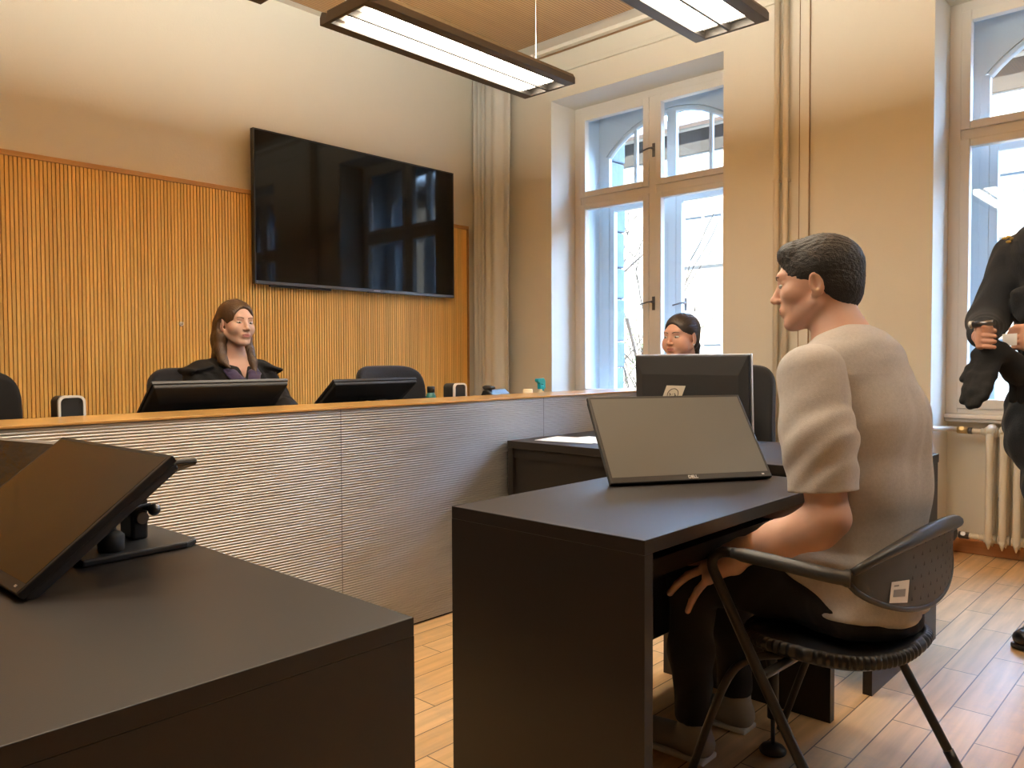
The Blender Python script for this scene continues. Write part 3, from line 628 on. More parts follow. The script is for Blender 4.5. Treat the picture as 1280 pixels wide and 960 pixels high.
monitor('monitor', (1.492, 3.160, .829), PI, rad(48.7), 'low tilted black monitor before the woman in the robe', w=.555, h=.33, table=.825)
monitor('monitor', (2.362, 3.362, .829), PI+rad(3), rad(52), 'low tilted black monitor before the empty swivel chair on the bench', w=.52, h=.33, table=.825)
# the film-covered display at the left edge
m = monitor('display', (.44, 2.17, .753), rad(-76), rad(40), 'dark display under crumpled film at the left edge, behind the near tilted monitor', w=.36, h=.235, table=.74, edge='silver', scr='film', slot=False, led=False)
kn = MB().sphere((.070, .305, .066), .0125); kn.tube([(.028, .305, .066), (.065, .305, .066)], .006, 8); kn.build('adjusting_knob', 'steel', nearmon)
MB().prism([(-.02, .108), (.190, .164), (.198, .170), (.194, .178), (.185, .178), (-.02, .124)], 1, .262, .335).build('head_plate', 'blackm', nearmon, bevel=.003)
mk = tag(empty('microphone_base', (.585, 1.60, .7545)), 'small round black microphone base standing on the left monitor stand plate', 'microphone base')
MB().lathe([(.022, 0), (.024, .003), (.024, .030), (.018, .036), (.010, .040)], (0, 0, 0), 20).build('body', 'blackm', mk)
MB().lathe([(.010, .040), (.010, .062), (.012, .064), (.012, .078), (.009, .080)], (0, 0, 0), 16).build('neck', 'steel', mk)
MB().tube([(0, 0, .070), (.05, .02, .074), (.09, .035, .074)], .003, 6).build('cable', 'black', mk)
# ------------------------------------------------------------------ swivel chairs
def pad(m, W, H, T, c, curve, ex=3.2, horiz=False, N=26):
    R = []
    for i in range(N+1):
        s = math.sin((i/N-.5)*PI)*.999; e = (1-abs(s)**ex)**(1/ex); hh = max(H/2*e, .004); t = T/2*min(1, .25+e*1.2); yy = curve*s*s
        ring = []
        for j in range(16):
            a = 2*PI*j/16; ca, sa = math.cos(a), math.sin(a); q = lambda v, p: math.copysign(abs(v)**p, v)
            u, v = q(ca, .35)*t, q(sa, .45)*hh
            vert = v/(H/2)
            ring.append((c[0]+s*W/2, c[1]+v, c[2]+u+yy) if horiz else (c[0]+s*W/2, c[1]+u+yy+.035*vert*vert, c[2]+v))
        R.append(ring)
    return m.rings(R)
def swivel_chair(loc, yaw, label, W=.52, top=1.005):
    r = tag(empty('swivel_chair', loc, yaw), label, 'chair', 'black swivel chairs behind the desks')
    pad(MB(), .50, .48, .075, (0, 0, .475), -.015, horiz=True).build('seat', 'fabric', r)
    H = top-.53; pad(MB(), W, H, .055, (0, .245, .53+H/2), -.055, ex=5.0).build('backrest', 'fabric', r)
    MB().tube(smoothpath([(0, .05, .42), (0, .25, .43), (0, .315, .52), (0, .285, .75)], 6), .018, 10).build('back_bar', 'black', r)
    MB().lathe([(.028, .075), (.028, .25), (.016, .252), (.016, .42), (.07, .425), (.07, .436)], (0, 0, 0), 16).build('gas_column', 'black', r)
    for k in range(5):
        a = 2*PI*k/5+.3; u = Vector((math.cos(a), math.sin(a), 0))
        lg = MB().tube([u*.02+Vector((0, 0, .10)), u*.17+Vector((0, 0, .092)), u*.29+Vector((0, 0, .072))], [.026, .021, .015], 8).build('leg', 'black', r)
        v = Vector((-u.y, u.x, 0)); p = u*.285; MB().tube([p+v*.012+Vector((0, 0, .027)), p-v*.012+Vector((0, 0, .027))], .0265, 14).build('caster', 'blackm', lg)
    return r
swivel_chair((1.88, 3.73, .08), 0, 'black swivel chair carrying the woman in the dark robe')
swivel_chair((3.07, 3.65, .08), .04, 'empty black swivel chair behind the bench, right of the woman in the robe')
swivel_chair((.79, 3.65, .08), -.05, 'empty black swivel chair at the left edge, behind the bench', W=.5)
swivel_chair((3.80, 2.08, 0), PI/2*-1, 'black swivel chair by the window carrying the woman with tied-back hair', W=.52, top=1.085)

# ------------------------------------------------------------------ small things on the bench
def desk_speaker(loc, rz, label):
    r = tag(empty('desk_speaker', loc, rz), label, 'speaker', 'small boxes with white rims on the bench'); w, h, d = .088, .175, .085
    def rr(w, h, rd, z0=0):
        P = []
        for cx, cz, a0 in ((w/2-rd, h-rd, 0), (-w/2+rd, h-rd, 90), (-w/2+rd, rd, 180), (w/2-rd, rd, 270)):
            for k in range(7): a = rad(a0+15*k); P.append((cx+rd*math.cos(a), z0+cz+rd*math.sin(a)))
        return P
    MB().prism(rr(w*.97, h-.002, .022), 1, .004, d).build('body', 'blackm', r, bevel=.003)
    o = rr(w, h, .024); i = rr(w-.016, h-.016, .017, .008); n = len(o); f = MB()
    f.add([(x, 0, z) for x, z in o]+[(x, 0, z) for x, z in i]+[(x, .012, z) for x, z in o]+[(x, .012, z) for x, z in i],
          [(k, (k+1) % n, (k+1) % n+n, k+n) for k in range(n)]+[(k+2*n, k+3*n, (k+1) % n+3*n, (k+1) % n+2*n) for k in range(n)]+[(k, k+2*n, (k+1) % n+2*n, (k+1) % n) for k in range(n)]+[(k+n, (k+1) % n+n, (k+1) % n+3*n, k+3*n) for k in range(n)])
    f.build('front_rim', 'white', r)
    fp = MB().prism(rr(w-.017, h-.017, .016, .0085), 1, .003, .0039).build('front_grille', 'blackm', r)
    for s in (-1, 1): MB().lathe([(.005, 0), (.005, .002)], (s*.026, .003, h-.024), 12, 0, Matrix.Rotation(PI/2, 3, 'X')).build('screw', 'black', fp)
    return r
desk_speaker((.975, 2.99, .826), 0, 'small black box with white rim at the left end of the bench')
desk_speaker((2.775, 2.93, .826), 0, 'small black box with white rim beside the green bottle')
b = tag(empty('bottle', (2.565, 2.92, .826)), 'dark green bottle with black cap standing behind the oak ledge', 'bottle')
MB().lathe([(.003, 0), (.026, .001), (.027, .006), (.027, .105), (.022, .125), (.016, .134)], (0, 0, 0), 22).build('body', 'green', b)
MB().lathe([(.0155, .134), (.019, .135), (.019, .160), (.016, .164), (.003, .1645)], (0, 0, 0), 18).build('cap', 'black', b)
ph = tag(empty('desk_phone', (3.07, 2.95, .826), rad(8)), 'black desk telephone right of the rimmed box near the window corner', 'telephone')
MB().prism([(-.09, 0), (.09, 0), (.09, .04), (.04, .13), (.01, .135), (-.09, .045)], 0, -.085, .085).build('body', 'black', ph, bevel=.006)
MB().prism([(-.012, .137), (.04, .131), (.05, .150), (.03, .157), (-.01, .150)], 0, -.080, -.035).build('handset', 'blackm', ph, bevel=.006)
MB().obox((.03, -.045, .0945), (.075, .05, .003), Matrix.Rotation(rad(42), 3, 'X')).build('display', 'blackm', ph)
sp = tag(empty('spray_bottle', (3.365, 2.90, .826), rad(10)), 'spray bottle with turquoise trigger head beside the window reveal', 'spray bottle')
MB().lathe([(.003, 0), (.031, .001), (.033, .008), (.033, .075), (.024, .10), (.013, .118), (.013, .128)], (0, 0, 0), 22).build('body', 'creamplastic', sp)
MB().prism([(-.050, .172), (-.048, .186), (.020, .188), (.034, .172), (.036, .128), (.018, .128), (.014, .150), (-.012, .158), (-.014, .128), (-.020, .128), (-.024, .160)], 1, -.011, .011).build('trigger_head', 'cyan', sp, bevel=.003)
MB().lathe([(.016, .118), (.017, .135), (.012, .150)], (.006, 0, 0), 16).build('collar', 'cyan', sp)
cu = MB().lathe([(.003, 0), (.024, .001), (.027, .012), (.027, .128), (.022, .13)], (0, 0, 0), 20).build('cup', 'creamplastic', None); cu.location = (3.255, 2.90, .826); tag(cu, 'small cream plastic cup left of the turquoise spray head', 'cup')

# ------------------------------------------------------------------ radiator and pipes
root = tag(empty('radiator', (4.985, .70, 0)), 'cream column radiator in the niche under the right window', 'radiator')
def section():
    s = MB()
    for x in (-.045, .045):
        s.tube([(x, 0, .066), (x, 0, .10), (x, 0, .135), (x, 0, .69), (x, 0, .715)], [.003, .015, .019, .019, .014], 10)
    s.tube([(-.062, 0, .705), (-.045, 0, .722), (0, 0, .728), (.045, 0, .722), (.062, 0, .705)], [.012, .022, .026, .022, .012], 10)
    s.tube([(-.060, 0, .115), (0, 0, .108), (.060, 0, .115)], [.014, .024, .014], 10)
    for z in (.708, .118): s.tube([(0, -.030, z), (0, .030, z)], .026, 12)
    return s
sec = section().build('section', 'radiator', root); sec.location = (0, .32, 0)
for k in range(1, 12):
    c = sec.copy(); COL.objects.link(c); c.parent = root; c.location = (0, .32-.0655*k, 0)
for z in (.708, .118): MB().tube([(0, .35, z), (0, .372, z)], [.020, .018], 6).build('end_plug', 'radiator', root)
for s in (-.36, .28): MB().obox((.05, s, .34), (.09, .012, .02)).build('wall_bracket', 'steel', root)
def pipe(name, path, r, label, cat='pipe', group=None):
    o = tag(empty(name, path[0]), label, cat, group); MB().tube(path, r, 12).build('tube', 'pipe', o, off=path[0]); return o
def valve(parent, p, ax, off, mt='brass'):
    v = MB(); a = Vector(ax); v.tube([Vector(p)-a*.026, Vector(p)+a*.026], .020, 6); v.tube([Vector(p)-a*.034, Vector(p)+a*.034], .013, 10)
    v.tube([Vector(p), Vector(p)+Vector((-.022, 0, .012))], .013, 8); o = v.build('valve', mt, parent, off=off); return o
P = smoothpath([(4.695, 2.00, .742), (4.695, 1.5, .738), (4.700, 1.30, .734), (4.76, 1.245, .729), (4.93, 1.222, .720), (4.985, 1.19, .713), (4.985, 1.10, .709), (4.985, 1.074, .708)], 6)
pp = pipe('heating_pipe', P, .0145, 'thin cream supply pipe running along the pier to the radiator top', group='heating pipes'); valve(pp, (4.985, 1.165, .711), (0, 1, 0), P[0]); 
o = MB().tube([(4.985, 1.135, .710), (4.985, 1.115, .7095)], .019, 8).build('union_nut', 'steel', pp, off=P[0])
P = smoothpath([(4.77, 1.235, .085), (4.84, 1.225, .105), (4.95, 1.215, .114), (4.985, 1.19, .117), (4.985, 1.10, .118), (4.985, 1.074, .118)], 6)
pp = pipe('heating_pipe', P, .015, 'thin cream return pipe low above the skirting at the radiator foot', group='heating pipes'); valve(pp, (4.985, 1.15, .118), (0, 1, 0), P[0], 'steel')
for y, lb in ((2.137, 'cream vertical heating pipe between the windows, farther one from the right window'), (2.080, 'cream vertical heating pipe between the windows, nearer one to the right window')):
    pp = pipe('heating_pipe', [(XW-.038, y, .09), (XW-.038, y, ZC-.035)], .0175, lb, group='heating pipes')
    MB().box((-.012, -.02, 2.2-.09), (.036, .02, 2.215-.09)).build('pipe_clip', 'pipe', pp); 
ctk = tag(empty('cable_trunking', (XW, 1.975, .09)), 'slim cream cable trunking beside the twin vertical heating pipes', 'cable trunking')
MB().box((-.014, -.028, 0), (-.001, .028, ZC-.035-.09)).build('cover', 'wall', ctk, bevel=.002)
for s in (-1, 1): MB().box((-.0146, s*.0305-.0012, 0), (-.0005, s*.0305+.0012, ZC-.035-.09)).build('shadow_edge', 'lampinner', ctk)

# ------------------------------------------------------------------ the street outside
gd = struct(MB().box((5.7, -60, -6.2), (80, 80, -6)).build('street', 'asphalt'))
bd = tag(empty('apartment_building', (19, 8, -6)), 'sunlit pale apartment building across the street, seen through the windows', 'building'); off = bd.location
MB().box((19, -20, -6), (22, 36, 6.6)).build('wall', 'facade', bd, off=off)
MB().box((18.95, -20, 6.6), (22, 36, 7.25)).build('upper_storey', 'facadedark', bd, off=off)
MB().box((18.75, -20, 7.22), (19.3, 36, 7.36)).build('eaves', 'facade', bd, off=off)
MB().add([(18.6, -20, 7.3), (18.6, 36, 7.3), (21.5, 36, 8.5), (21.5, -20, 8.5), (18.6, -20, 7.2), (18.6, 36, 7.2), (21.5, 36, 8.4), (21.5, -20, 8.4)], [(0, 1, 2, 3), (7, 6, 5, 4), (0, 4, 5, 1), (1, 5, 6, 2), (2, 6, 7, 3), (3, 7, 4, 0)]).build('roof', 'rooftile', bd, off=off)
for y in (-1.4, 3.9, 10.62, 15.4):
    for z in (-3.4, 0.2, 3.6):
        f = MB().box((18.9, y-.62, z), (18.99, y+.62, z+.10)).box((18.9, y-.62, z+1.3), (18.99, y+.62, z+1.4)).box((18.9, y-.62, z+.1), (18.99, y-.54, z+1.3)).box((18.9, y+.54, z+.1), (18.99, y+.62, z+1.3)).box((18.9, y-.03, z+.1), (18.99, y+.03, z+1.3)).build('window', 'facade', bd, off=off)
        MB().box((18.96, y-.54, z+.1), (18.985, y+.54, z+1.3)).build('pane', 'winglass', f, off=off)
tr = tag(empty('tree', (12, 8.3, -6)), 'bare thin-branched tree with pale green leaves outside the tall window', 'tree')
tb = MB()
def branch(p, d, L, r, k):
    P = [Vector(p)]; dd = Vector(d)
    for i in range(4): dd = (dd+Vector((random.gauss(0, .10), random.gauss(0, .10), .07))).normalized(); P.append(P[-1]+dd*L/4)
    tb.tube(P, [r*(1-.12*i) for i in range(5)], 5)
    tips.append(P[-1])
    if k:
        for i in range(3 if k > 1 else 4):
            q = P[random.randint(1, 4)]; branch(q, (dd+Vector((random.gauss(0, .45), random.gauss(0, .45), random.uniform(-.1, .5)))).normalized(), L*random.uniform(.6, .82), max(r*.58, .011), k-1)
tips = []
branch((0, 0, 0), (0, 0, 1), 5.6, .14, 5); tb.build('branches', 'bark', tr)
lf = MB()
for t in tips:
    for i in range(3 if t.z < 8.2 else 0):
        p = t+Vector([random.gauss(0, .22) for _ in range(3)]); u = Vector([random.gauss(0, 1) for _ in range(3)]).normalized(); v = u.orthogonal().normalized()
        lf.add([p, p+u*.05+v*.025, p+u*.10, p+u*.05-v*.025], [(0, 1, 2, 3)])
l = lf.build('leaves', 'leaf', tr); l['kind'] = 'stuff'

# ------------------------------------------------------------------ the man's chair
root = tag(empty('armchair', (2.05, .72, 0)), 'dark tubular armchair with perforated backrest carrying the man in grey shirt', 'chair'); off = root.location
def seat_ring(rx, ry, z, n=120, rib=0):
    P = []
    for i in range(n):
        a = 2*PI*i/n; q = lambda v: math.copysign(abs(v)**.72, v); k = 1+rib*(1 if i % 4 < 2 else -1)
        P.append((2.012+rx*k*q(math.cos(a)), .750+ry*k*q(math.sin(a)), z+(.012 if math.sin(a) < 0 else -.006)*abs(math.sin(a))**2))
    return P
MB().rings([seat_ring(.10, .10, .392), seat_ring(.18, .175, .398), seat_ring(.206, .200, .414), seat_ring(.203, .198, .432), seat_ring(.15, .15, .424), seat_ring(.05, .05, .420)]).build('seat', 'chairplastic', root, off=off)
R = []
for k in range(11):
    a = -PI*.62+PI*1.24*k/10; R.append(seat_ring(.200+.012*math.cos(a), .194+.012*math.cos(a), .426+.017*math.sin(a), 320, .017*max(0, math.cos(a*.7))))
MB().rings(R, caps=False).build('ribbed_rim', 'black', root, off=off)
def side(x, dy):
    Y = lambda y: y+dy
    leg = smoothpath([(x+.0, Y(.60), .006), (x, Y(.71), .20), (x, Y(.81), .378), (x, Y(.912), .568), (x, Y(.938), .625), (x, Y(.915), .656), (x, Y(.86), .660)], 7)
    l = MB().tube(leg, .0125, 12).build('leg', 'chairframe', root, off=off)
    MB().tube([leg[0]-Vector((0, .003, .006)), leg[2]], .0145, 10).build('foot_cap', 'black', l, off=off)
    MB().tube(smoothpath([(x, Y(.885), .6595), (x, Y(.78), .6555), (x+(.0 if x < 2 else -.0), Y(.66), .648), (x+(.012 if x < 2 else -.012), Y(.615), .645)], 6), [.0135]*2+[.017]*14+[.020]*3, 12).build('armrest', 'chairplastic', root, off=off)
    fx = 1.815 if x < 2 else 2.285
    fl = smoothpath([(fx+(.05 if x < 2 else -.05), Y(.80), .396), (fx, Y(.885), .378), (fx-.005, Y(.955), .29), (fx-.01, Y(1.055), .006)], 7)
    l = MB().tube(fl, .0105, 10).build('leg', 'chairframe', root, off=off)
    MB().tube([fl[-1]-Vector((0, 0, .005)), fl[-2]], .013, 10).build('foot_cap', 'black', l, off=off)
side(1.72, 0); side(2.37, -.045)
MB().tube(smoothpath([(1.72, .812, .382), (1.86, .80, .386), (2.05, .79, .388), (2.23, .78, .386), (2.37, .767, .382)], 6), .011, 10).build('cross_bar', 'chairframe', root, off=off)
def shell(u, v):
    B = max(math.sin(PI*u), 0)**.62; x = 1.728+.622*u; y = .622-.035*u-.068*B-.006*v*v*B
    zt = .660+.064*B; zb = .638-.100*max(math.sin(PI*u), 0)**.6
    return (x, y-(.012 if v > .95 else 0), zb+(zt-zb)*v)
NU, NV = 36, 14
V = [shell(i/NU, j/NV) for i in range(NU+1) for j in range(NV+1)]
F = [(i*(NV+1)+j, (i+1)*(NV+1)+j, (i+1)*(NV+1)+j+1, i*(NV+1)+j+1) for i in range(NU) for j in range(NV)]
bk = MB().add(V, F, 0, True).build('backrest', 'chairplastic', root, off=off, solid=.008)
rim = MB().tube([Vector(shell(i/NU, 1)) for i in range(NU+1)], [.009+.009*math.sin(PI*i/NU) for i in range(NU+1)], 10).build('top_roll', 'chairplastic', bk, off=off)
MB().tube([Vector(shell(i/NU, 0)) for i in range(NU+1)], .0075, 8).build('lower_roll', 'chairplastic', bk, off=off)
hl = MB()
for i in range(9):
    for j in range(6):
        u, v = .30+.066*i+.02*(j % 2), .12+.145*j; a, b_, c_ = Vector(shell(u, v)), Vector(shell(u+.0145, v)), Vector(shell(u+.007, v+.06)); nrm = (b_-a).cross(c_-a).normalized()*-.0055
        if nrm.y > 0: nrm = -nrm
        hl.add([a+nrm, b_+nrm, c_+nrm], [(0, 1, 2)])
h = hl.build('perforations', 'ink', bk, off=off)
st = MB(); c4 = [Vector(shell(u, v)) for u, v in ((.165, .06), (.275, .10), (.285, .42), (.175, .42))]; nrm = (c4[1]-c4[0]).cross(c4[3]-c4[0]).normalized(); nrm = nrm if nrm.y < 0 else -nrm
st.add([p+nrm*.0060 for p in c4], [(0, 1, 2, 3)]); so = st.build('label_sticker', 'white', bk, off=off); so['label'] = 'white inventory sticker with a grey barcode'
def bil(a, b): return c4[0].lerp(c4[1], a).lerp(c4[3].lerp(c4[2], a), b)+nrm*.0066
bc = MB().add([bil(.15, .28), bil(.82, .28), bil(.82, .62), bil(.15, .62)], [(0, 1, 2, 3)]); bc.add([bil(.15, .76), bil(.42, .76), bil(.42, .84), bil(.15, .84)], [(0, 1, 2, 3)]); bc.build('barcode', 'greyink', so, off=off)

# ------------------------------------------------------------------ people
def frame3(fwd, tilt=0, roll=0):
    F = np.array((fwd[0], fwd[1], 0.)); F /= np.linalg.norm(F); U = np.array((0, 0, 1.)); Rt = np.cross(F, U)
    F2 = F*math.cos(tilt)-U*math.sin(tilt); U2 = U*math.cos(tilt)+F*math.sin(tilt)          # positive tilt looks down
    R3 = Rt*math.cos(roll)+U2*math.sin(roll); U3 = U2*math.cos(roll)-Rt*math.sin(roll)
    return np.stack([R3, F2, U3], 1)
class Head:
    def __init__(s, c, R, k=1.0, wide=1.0): s.c = np.array(c, float); s.R = R; s.k = k; s.w = wide
    def p(s, x, y, z): return s.c+s.R @ (np.array((x*s.w, y, z))*s.k)
    def loc(s, P): return ((np.asarray(P)-s.c) @ s.R)/s.k
    def skin(s, S, male=False):
        s.male = male; k, R = s.k, s.R; E = lambda c, r, kk=.012, op='add', Q=None: S.ell(s.p(*c), [r[0]*k*s.w, r[1]*k, r[2]*k], kk*k, R if Q is None else R @ Q, op)
        C = lambda a, b, r0, r1=None, kk=.01, op='add': S.ecap(s.p(*a), s.p(*b), np.multiply(r0, k), np.multiply(r0 if r1 is None else r1, k), kk*k, R[:, 0], op)
        E((0, -.016, .034), (.074, .096, .083)); E((0, .022, -.018), (.064, .066, .085), .02)
        E((0, .038, -.068), (.050 if male else .045, .044, .042), .02); E((0, .066, -.098), (.022 if male else .018, .020, .016), .018)
        for x in (-1, 1):
            (E((x*.043, .052, -.020), (.024, .026, .022), .016) if male else E((x*.039, .052, -.028), (.027, .030, .030), .02)); C((x*.058, -.005, -.050), (x*.022, .060, -.094), .016, .014, .018)
        C((-.034, .074 if male else .071, .026), (.034, .074 if male else .071, .026), .014, .014, .016)
        for x in (-1, 1): E((x*.031, .0965 if male else .0975, .002), (.017, .014, .0105), .010, 'sub')
        C((0, .083, .012), (0, .1025, -.026), .0070, .0095 if male else .0080, .010); E((0, .1045, -.030), (.0105, .010, .0095), .008)
        for x in (-1, 1): E((x*.011, .096, -.034), (.0075, .009, .0065), .006)
        for x in (-1, 1): E((x*.0055, .103, -.0405), (.0035, .004, .003), .003, 'sub')
        E((0, .076, -.062), (.026, .018, .016), .012)
        C((-.015, .0850, -.0590), (.015, .0850, -.0590), (.0055, .0040), None, .007); C((-.012, .0845, -.0665), (.012, .0845, -.0665), (.0055, .0045), None, .007)
        C((-.019, .0925, -.0628), (.019, .0925, -.0628), .0020, None, .003, 'sub')
        for x in (-1, 1):   # eyelids
            C((x*.019, .076, .0095), (x*.043, .070, .0085), .0058, None, .005); C((x*.020, .076, -.0075), (x*.042, .070, -.006), .0052, None, .006)
        for x in (-1, 1):
            Q = np.array(Matrix.Rotation(-x*.35, 3, 'Z') @ Matrix.Rotation(-.2, 3, 'X'))
            E((x*.076, -.012, -.008), (.008, .018, .031), .006, 'add', Q); E((x*.081, -.010, -.003), (.006, .010, .018), .005, 'sub', Q); E((x*.0735, -.004, -.033), (.006, .008, .008), .005)
    def paint(s, P, lips=1, brows=2, lid=None):
        L = s.loc(P); x, y, z = L[:, 0], L[:, 1], L[:, 2]; m = np.zeros(len(P), int); ax = abs(x)
        if lips is not None: m[(ax < .0205) & (y > .074) & (z < -.0550-.12*ax) & (z > -.0712+.35*np.maximum(ax-.006, 0))] = lips
        if brows is not None: m[(ax > .012) & (ax < .050) & (y > .05) & (abs(z-(.0245+.005*np.sin((ax-.012)/.038*2.2)-.002)) < (.0040 if s.male else .0030)-.045*np.maximum(ax-.032, 0))] = brows
        return m
    def brows(s, parent, off, mt):
        from mathutils.bvhtree import BVHTree
        body = [c for c in parent.children if c.name.startswith('body')][-1]; bv = BVHTree.FromPolygons([v.co+Vector(off) for v in body.data.vertices], [p.vertices[:] for p in body.data.polygons])
        for x in (-1, 1):
            P = []
            for i in range(8):
                t = i/7; ax = .013+.034*t; z = .0205+.0065*math.sin(.35+2.1*t)
                h = bv.ray_cast(Vector(s.p(x*ax, .2, z)), Vector(s.R @ np.array((0, -1., 0))))
                if h[0] is not None: P.append(h[0])
            if len(P) > 3: MB().tube(P, [s.k*(.0034-.0020*i/(len(P)-1)) if s.male else s.k*(.0025-.0014*i/(len(P)-1)) for i in range(len(P))], 6).build('eyebrow', mt, parent, off=off)
    def eyes(s, parent, off, gaze=(0, 1, 0)):
        g = np.array(gaze, float); g /= np.linalg.norm(g)
        for x in (-1, 1):
            c = s.p(x*.031, .0725 if getattr(s, 'male', False) else .0735, .0016); e = MB().sphere(c, (.0150*s.k, .0122*s.k, .0076*s.k), 18, 12, 0, Matrix(s.R.tolist())).build('eye', 'eye', parent, off=off)
            d = s.R @ g; q = Vector(d).to_track_quat('Z', 'Y').to_matrix()
            MB().sphere(Vector(c)+Vector(d)*.0088*s.k, (.0052*s.k, .0052*s.k, .0042*s.k), 14, 8, 0, q).build('iris', 'iris', e, off=off)
def hand(S, wrist, knuckles, tips, palm_r=.013, fr=.0088, thumb=None, bend=None, k=.006):
    """palm from the wrist to four knuckles, four fingers with two bends, and a thumb rooted at the side of the palm"""
    W = np.array(wrist, float); K = [np.array(q, float) for q in knuckles]; T = [np.array(q, float) for q in tips]
    for q in K: S.ecap(W+(q-W)*.12, q, palm_r*1.15, palm_r*.95, .012)
    for a, b in zip(K[:-1], K[1:]): S.ecap(W+(a-W)*.5, W+(b-W)*.5, palm_r, palm_r, .012); S.ecap(a, b, palm_r*.85, palm_r*.85, .010)
    bend = np.zeros(3) if bend is None else np.array(bend, float)
    for i, (a, b) in enumerate(zip(K, T)):
        L = np.linalg.norm(b-a); m1 = a+(b-a)*.46+bend*L*.20; m2 = a+(b-a)*.76+bend*L*.16; f = fr*(1.0, 1.04, .98, .86)[i]
        S.chain([a, m1, m2, b], [f*1.08, f*1.02, f*.93, f*.80], k*.5)
    if thumb is not None:
        P = [np.array(q, float) for q in thumb]; S.chain(P, [fr*1.5, fr*1.3, fr*1.12, fr*.9][:len(P)], k)
def person(loc, label): return tag(empty('person', loc), label, 'person')
fold = lambda X, Y, Z, a: a*(np.sin(23*X+31*Z+9*np.sin(11*Y+5*Z))*.5+np.sin(41*Z-17*X+13*np.sin(9*X+7*Y))*.3+np.sin(57*Y+21*Z)*.2)

